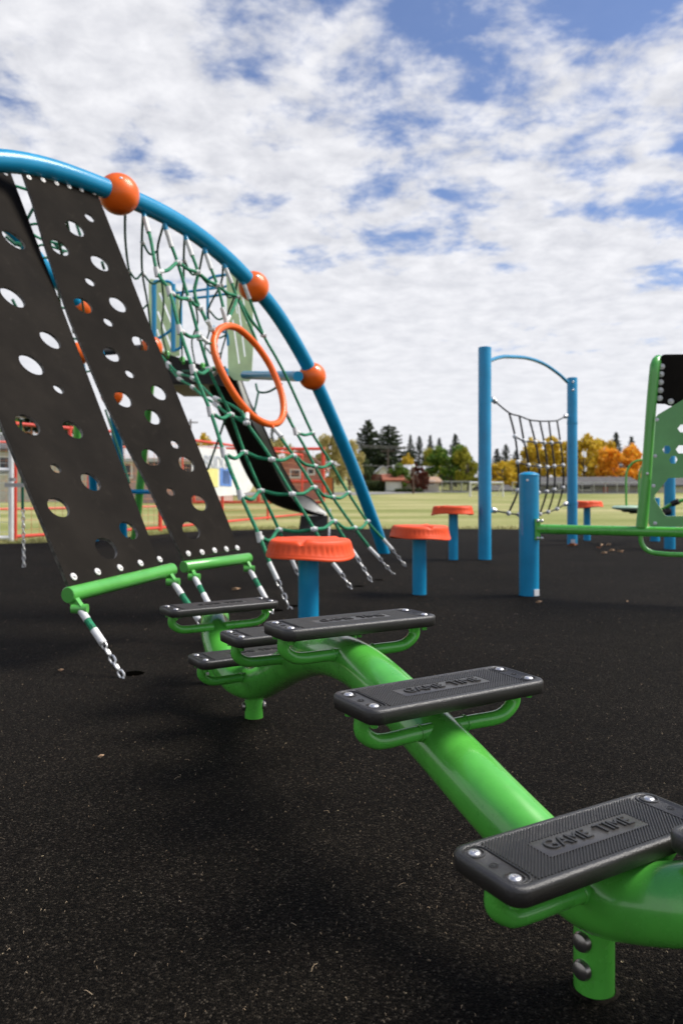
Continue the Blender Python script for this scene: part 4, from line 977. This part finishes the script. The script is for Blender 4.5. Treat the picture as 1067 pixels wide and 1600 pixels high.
def tree(kind, protos, px, ptop, d, wpx, lk_, label, name, seed=0, base_y=None):
    """px centre, ptop image row of the top, wpx full crown width in photo pixels"""
    ptop -= 5 if w_small(lk_) else 0
    x = (px - CX) / F * d; z0 = terr(d); ht = (H - (ptop - HZ) / F * d) - z0; w = wpx / F * d
    cm, tm = protos; o = empty(name, (x, d, z0), seed * 1.7, label, 'tree' if 'bush' not in name and 'hedge' not in name else 'bush')
    ref = {0: .95}.get(0)
    xs_ = sorted(v.co.x for v in cm.vertices); q_ = .004 if kind == 'c' else .025; dims = xs_[int(len(xs_) * (1 - q_))] - xs_[int(len(xs_) * q_)]
    for me, nm in ((cm, 'crown'), (tm, 'trunk')):
        c_ = link(nm, me, o); c_.scale = (w / dims, w / dims, ht)
        if nm == 'crown': c_.material_slots[0].link = 'OBJECT'; c_.material_slots[0].material = LM[lk_]
    return o
T = [('c', 2, 575, 656, 118, 54, 'pine', 'tall dark conifer, left one of the big pair beyond the road', 'conifer_tree'),
     ('c', 2, 607, 664, 112, 74, 'pine', 'broad dark conifer, right one of the big pair above the brown fence', 'conifer_tree'),
     ('c', 1, 641, 684, 130, 38, 'conifer', 'narrow dark conifer behind the small yellow tree', 'conifer_tree'),
     ('c', 1, 655, 686, 128, 49, 'conifer', 'narrow dark conifer just right of the small yellow tree', 'conifer_tree'),
     ('c', 0, 672, 685, 135, 36, 'conifer', 'thin conifer rising behind the yellow green tree', 'conifer_tree'),
     ('c', 1, 686, 689, 135, 45, 'conifer', 'ragged conifer right behind the yellow green tree', 'conifer_tree'),
     ('c', 1, 711, 683, 125, 59, 'conifer', 'dark conifer peeking over the big green round tree', 'conifer_tree'),
     ('d', 0, 637, 710, 110, 20, 'yellow', 'small bright yellow tree between the dark conifers', 'autumn_tree'),
     ('d', 1, 674, 702, 112, 24, 'lime', 'yellow green tree left of the big green tree', 'autumn_tree'),
     ('d', 2, 705, 697, 95, 60, 'green', 'big round green tree left of the nearer tall blue post', 'leafy_tree'),
     ('d', 0, 731, 701, 92, 40, 'lime', 'yellowish green tree touching the nearer tall blue post', 'leafy_tree'),
     ('d', 1, 568, 719, 90, 26, 'bush', 'grey green bush beside the foot of the big arch', 'bush'),
     ('d', 2, 625, 725, 88, 30, 'green', 'low green bush behind the white garage', 'bush'),
     ('d', 0, 652, 725, 84, 20, 'red', 'small dark red tree by the street lamp', 'autumn_tree'),
     ('d', 1, 661, 738, 82, 16, 'red', 'low dark red shrub in front of the flat roofed house', 'bush'),
     ('d', 1, 520, 680, 75, 46, 'pale', 'pale yellow tree just left of the big blue arch foot', 'autumn_tree'),
     ('d', 2, 546, 690, 80, 44, 'pale', 'pale yellow tree seen through the lower blue arch tube', 'autumn_tree'),
     ('c', 0, 425, 668, 70, 24, 'conifer', 'small conifer top under the orange ring', 'conifer_tree'),
     ('d', 0, 440, 685, 66, 50, 'pale', 'pale autumn tree behind the slide and red cage', 'autumn_tree'),
     ('d', 0, 312, 680, 60, 40, 'yellow', 'yellow tree beside the edge of the farther rubber ramp', 'autumn_tree'),
     ('d', 2, 240, 686, 60, 60, 'yellow', 'yellow tree mostly hidden by the farther rubber ramp', 'autumn_tree'),
     ('d', 1, 188, 690, 58, 34, 'pale', 'pale yellow tree seen in the gap between the two ramps', 'autumn_tree'),
     ('c', 2, 40, 600, 60, 90, 'conifer', 'dark conifer seen through the lower left ramp hole', 'conifer_tree'),
     ('c', 2, 100, 615, 64, 90, 'pine', 'green conifer seen through the ramp hole beside the green leg', 'conifer_tree'),
     ('d', 2, -20, 620, 55, 90, 'green', 'dark leafy tree at the left edge of the photo', 'leafy_tree'),
     ('c', 1, 790, 699, 130, 52, 'conifer', 'dark conifer behind the upper left of the black net', 'conifer_tree'),
     ('c', 0, 776, 706, 132, 42, 'conifer', 'dark conifer just right of the nearer tall blue post', 'conifer_tree'),
     ('c', 1, 806, 708, 128, 49, 'conifer', 'low dark conifer behind the middle of the black net', 'conifer_tree'),
     ('c', 0, 828, 688, 125, 45, 'conifer', 'pointed conifer above the yellow trees behind the black net', 'conifer_tree'),
     ('d', 0, 784, 722, 92, 46, 'yellow', 'golden tree behind the soccer goal', 'autumn_tree'),
     ('d', 1, 806, 720, 98, 34, 'yellow', 'golden tree behind the dome of the short blue post', 'autumn_tree'),
     ('d', 2, 850, 684, 98, 56, 'yellow', 'large golden tree filling the black net', 'autumn_tree'),
     ('d', 1, 884, 690, 104, 50, 'yellow', 'golden tree behind the farther tall blue post', 'autumn_tree'),
     ('d', 0, 912, 681, 92, 56, 'yellow', 'large bright yellow tree right of the farther tall blue post', 'autumn_tree'),
     ('d', 1, 938, 688, 96, 40, 'yellow', 'yellow tree between the bright yellow and the orange one', 'autumn_tree'),
     ('d', 2, 970, 698, 88, 60, 'orange', 'bright orange tree behind the green hoop', 'autumn_tree'),
     ('d', 0, 990, 695, 94, 34, 'orange', 'orange tree touching the light green upright', 'autumn_tree'),
     ('d', 1, 1048, 732, 96, 50, 'lime', 'greenish tree seen through the big opening of the green board', 'autumn_tree'),
     ('c', 0, 962, 680, 120, 52, 'conifer', 'pointed conifer above the orange tree', 'conifer_tree'),
     ('c', 0, 986, 687, 122, 45, 'conifer', 'small conifer near the light green upright', 'conifer_tree')]
for i, (k, pi_, px, pt_, d, w, m, lab, nm) in enumerate(T):
    tree(k, DEC[pi_] if k == 'd' else CON[pi_], px, pt_, d, w, m, lab, nm, i)
# ============================================================ HOUSES
glass = mat('window_glass', (.03, .035, .04), .12, var=.1); roofg = mat('grey_shingles', (.10, .095, .09), .9, var=.12, vscale=2)
roofbr = mat('red_brown_roof', (.32, .10, .05), .85, var=.12, vscale=2); roofpale = mat('pale_roof', (.5, .5, .5), .8)
wcream = mat('cream_siding', (.6, .56, .46), .8); wwhite = mat('white_siding', (.74, .74, .73), .8); wgrey = mat('grey_siding', (.3, .29, .28), .8); wred = mat('red_siding', (.44, .17, .14), .8); wpink = mat('faded_pink_siding', (.52, .36, .33), .8)
brownf = mat('brown_timber', (.22, .07, .035), .85, var=.2, vscale=3); orangef = mat('orange_timber', (.5, .2, .06), .8)
def house(x0, x1, ybase, yeave, yridge, d, wm, rm, label, name='house', dep=8, wins=(), doors=(), ridge='x', cat='house', doorm=None):
    X0, X1 = (x0 - CX) / F * d, (x1 - CX) / F * d; zb = terr(d) - .3; ze = H - (yeave - HZ) / F * d; zr = H - (yridge - HZ) / F * d
    th = Thing(name, ((X0 + X1) / 2, d + dep / 2, terr(d)), label, cat)
    mb = MB(); mb.box(((X0 + X1) / 2, d + dep / 2, (zb + ze) / 2), (X1 - X0, dep, ze - zb)); 
    if ridge == 'y':
        xm = (X0 + X1) / 2; mb.add([(X0, d, ze), (X1, d, ze), (xm, d, zr - .1), (X0, d + dep, ze), (X1, d + dep, ze), (xm, d + dep, zr - .1)], [(0, 1, 2), (3, 5, 4)])
    wall = th.part(mb, 'wall', wm, smooth=False)
    o = .4; mb = MB(); t = .18
    if ridge == 'x':
        ym = d + dep / 2
        prof = [(d - o, ze - .05), (ym, zr), (d + dep + o, ze - .05), (d + dep + o, ze - .05 - t), (ym, zr - t), (d - o, ze - .05 - t)]
        mb.loft([[Vector((X0 - o, a, b)) for a, b in prof], [Vector((X1 + o, a, b)) for a, b in prof]])
    else:
        xm = (X0 + X1) / 2; prof = [(X0 - o, ze - .05), (xm, zr), (X1 + o, ze - .05), (X1 + o, ze - .05 - t), (xm, zr - t), (X0 - o, ze - .05 - t)]
        mb.loft([[Vector((a, d - o, b)) for a, b in prof], [Vector((a, d + dep + o, b)) for a, b in prof]])
    th.part(mb, 'roof', rm, smooth=False)
    for (a, b, c_, e_) in wins:
        p = P(a, c_, d - .04); q = P(b, e_, d - .04); mb = MB(); mb.box(((p.x + q.x) / 2, d - .03, (p.z + q.z) / 2), (q.x - p.x + .2, .1, p.z - q.z + .2)); w_ = th.part(mb, 'window', whitepaint, smooth=False)
        mb = MB(); mb.box(((p.x + q.x) / 2, d - .06, (p.z + q.z) / 2), (q.x - p.x, .08, p.z - q.z)); th.part(mb, 'pane', glass, w_, smooth=False)
    for (a, b, c_, e_) in doors:
        p = P(a, c_, d - .04); q = P(b, e_, d - .04); mb = MB(); mb.box(((p.x + q.x) / 2, d - .04, (p.z + q.z) / 2), (q.x - p.x, .1, p.z - q.z)); th.part(mb, 'door', doorm or wwhite, smooth=False)
    return th
house(603, 627, 767, 749, 740, 86, wwhite, roofbr, 'white garage with a red brown roof, left of the street lamp', 'garage', 6, doors=((608, 622, 753, 767),), cat='garage', doorm=mat('garage_door', (.8, .8, .8), .6))
house(626, 653, 767, 752, 747, 88, wcream, roofbr, 'low cream shed between the white garage and the red tree', 'shed', 5, cat='shed')
house(658, 686, 769, 752, 744, 84, wcream, mat('tan_roof', (.42, .27, .17), .85), 'cream house with tan roof and one dark window left of the green tree', wins=((668, 678, 752, 757),))
house(620, 646, 765, 733, 725, 105, wwhite, roofpale, 'white roofed house behind the green bush')
house(652, 682, 765, 738, 727, 104, wwhite, roofpale, 'pale roofed house behind the dark red tree')
house(592, 604, 765, 736, 727, 98, wwhite, roofpale, 'small white gable showing under the big conifers', ridge='y')
house(850, 1000, 775, 757, 744, 80, wgrey, roofg, 'long low grey house with dark red door under the yellow trees', wins=((905, 922, 757, 765), (868, 880, 758, 765)), doors=((942, 949, 756, 775),), doorm=wred)
house(760, 800, 773, 765, 757, 86, wcream, roofg, 'low tan house behind the soccer goal', wins=((770, 780, 766, 770),))
house(858, 878, 772, 750, 742, 84, wwhite, roofpale, 'white shed seen through the lower right of the black net', 'shed', 4, ridge='y', cat='shed') if False else None
house(1030, 1130, 775, 757, 745, 82, wcream, roofg, 'cream house seen through the opening in the green board')
house(437, 502, 768, 728, 700, 52, wred, mat('faded_red_roof', (.45, .25, .22), .85), 'red two storey house behind the far red cage', ridge='y', dep=9, wins=((482, 490, 733, 740), (455, 468, 735, 745)))
house(180, 330, 790, 715, 690, 40, wpink, roofpale, 'faded pink building behind the ramps', dep=8, wins=((190, 205, 725, 745), (232, 250, 722, 745), (285, 300, 725, 748)))
house(-60, 150, 780, 700, 672, 44, wcream, roofg, 'beige building behind the white gate', dep=8, wins=((50, 75, 715, 740), (0, 25, 715, 740)), doors=((100, 112, 720, 760),))
# timber fences and dark chain fence far off
def tfence(x0, x1, y0, y1, d, m, label, nm='timber_fence'):
    a, b = P(x0, y0, d), P(x1, y1, d); th = Thing(nm, (a.x, d, terr(d)), label, 'fence'); mb = MB(); n_ = max(3, int((b.x - a.x) / .2))
    for i in range(n_): x = a.x + (b.x - a.x) * (i + .5) / n_; mb.box((x, d, (a.z + terr(d) - .1) / 2 if b.z < terr(d) else (a.z + b.z) / 2), ((b.x - a.x) / n_ * .93, .04, a.z - max(b.z, terr(d) - .1)))
    th.part(mb, 'boards', m, smooth=False)
    for i in range(4): mb = MB(); mb.box((a.x + (b.x - a.x) * i / 3, d + .08, (a.z + terr(d)) / 2), (.12, .1, a.z - terr(d) + .1)); th.part(mb, 'post', m, smooth=False)
tfence(566, 602, 741, 775, 90, brownf, 'brown board fence under the big conifers')
tfence(500, 518, 747, 770, 60, orangef, 'orange board fence right of the far red cage')
fence('chain_link_fence', ((690 - CX) / F * 82, 82, terr(82)), ((736 - CX) / F * 82, 82, terr(82)), 1.25, 4, greym, mat('dark_wire', (.06, .06, .06), .6), 'dark chain link fence under the green tree left of the goal', r_=.06, pitch=.16, wr=.03)
fence('chain_link_fence', ((800 - CX) / F * 78, 78, terr(78)), ((1000 - CX) / F * 78, 78, terr(78)), 1.2, 12, greym, mat('dark_wire', (.06, .06, .06), .6), 'dark chain link fence in front of the long grey house', r_=.05, pitch=.2, wr=.015)
# hedge
def hedge(x0, x1, y0, d, label):
    a, b = P(x0, y0, d), P(x1, y0, d); mb = MB(); rn = random.Random(int(x0)); h = a.z - terr(d)
    for i in range(2200):
        card(mb, Vector((rn.uniform(a.x, b.x), d + rn.uniform(0, 1.2), terr(d) + h * rn.uniform(0, 1) + rn.gauss(0, .05))), rn.uniform(.06, .16), rn)
    o = mb.build('hedge', LM['bush'], smooth=False); tag(o, label, 'hedge')
hedge(565, 604, 752, 87, 'low clipped hedge in front of the brown board fence')
hedge(618, 660, 765, 83, 'low shrubs in front of the cream shed')
# street lamp, utility poles, wires
d = 78; sl = Thing('street_lamp', ((645.5 - CX) / F * d, d, terr(d)), 'street lamp with a round white globe beside the dark red tree', 'street lamp')
mb = MB(); p = P(645.5, 728, d); mb.tube([(p.x, d, terr(d)), (p.x, d, p.z)], [.10, .07], 10); sl.part(mb, 'pole', mat('brown_pole', (.12, .07, .05), .7))
mb = MB(); mb.sphere(p, .17, 16, 10); sl.part(mb, 'globe', mat('white_globe', (.85, .85, .84), .3))
for (px, pt_, d, lab) in ((606, 700, 100, 'wooden utility pole among the big conifers'), (298, 655, 95, 'wooden utility pole seen between the farther ramp and the net')):
    p = P(px, pt_, d); th = Thing('utility_pole', (p.x, d, terr(d)), lab, 'utility pole'); mb = MB(); mb.tube([(p.x, d, terr(d)), (p.x, d, p.z)], [.14, .1], 8); th.part(mb, 'pole', bark)
    mb = MB(); mb.box((p.x, d, p.z - .4), (1.8, .12, .14)); th.part(mb, 'crossarm', bark)
mb = MB()
for z in (696, 699, 727): mb.tube(cr_spline([P(540, z - 2, 84), P(590, z + 1, 84), P(640, z + 2, 84)], 4), .028, 5)
tag(mb.build('power_line', mat('grey_cable', (.25, .24, .23), .7)), 'overhead power lines crossing in front of the big conifers', 'power line')
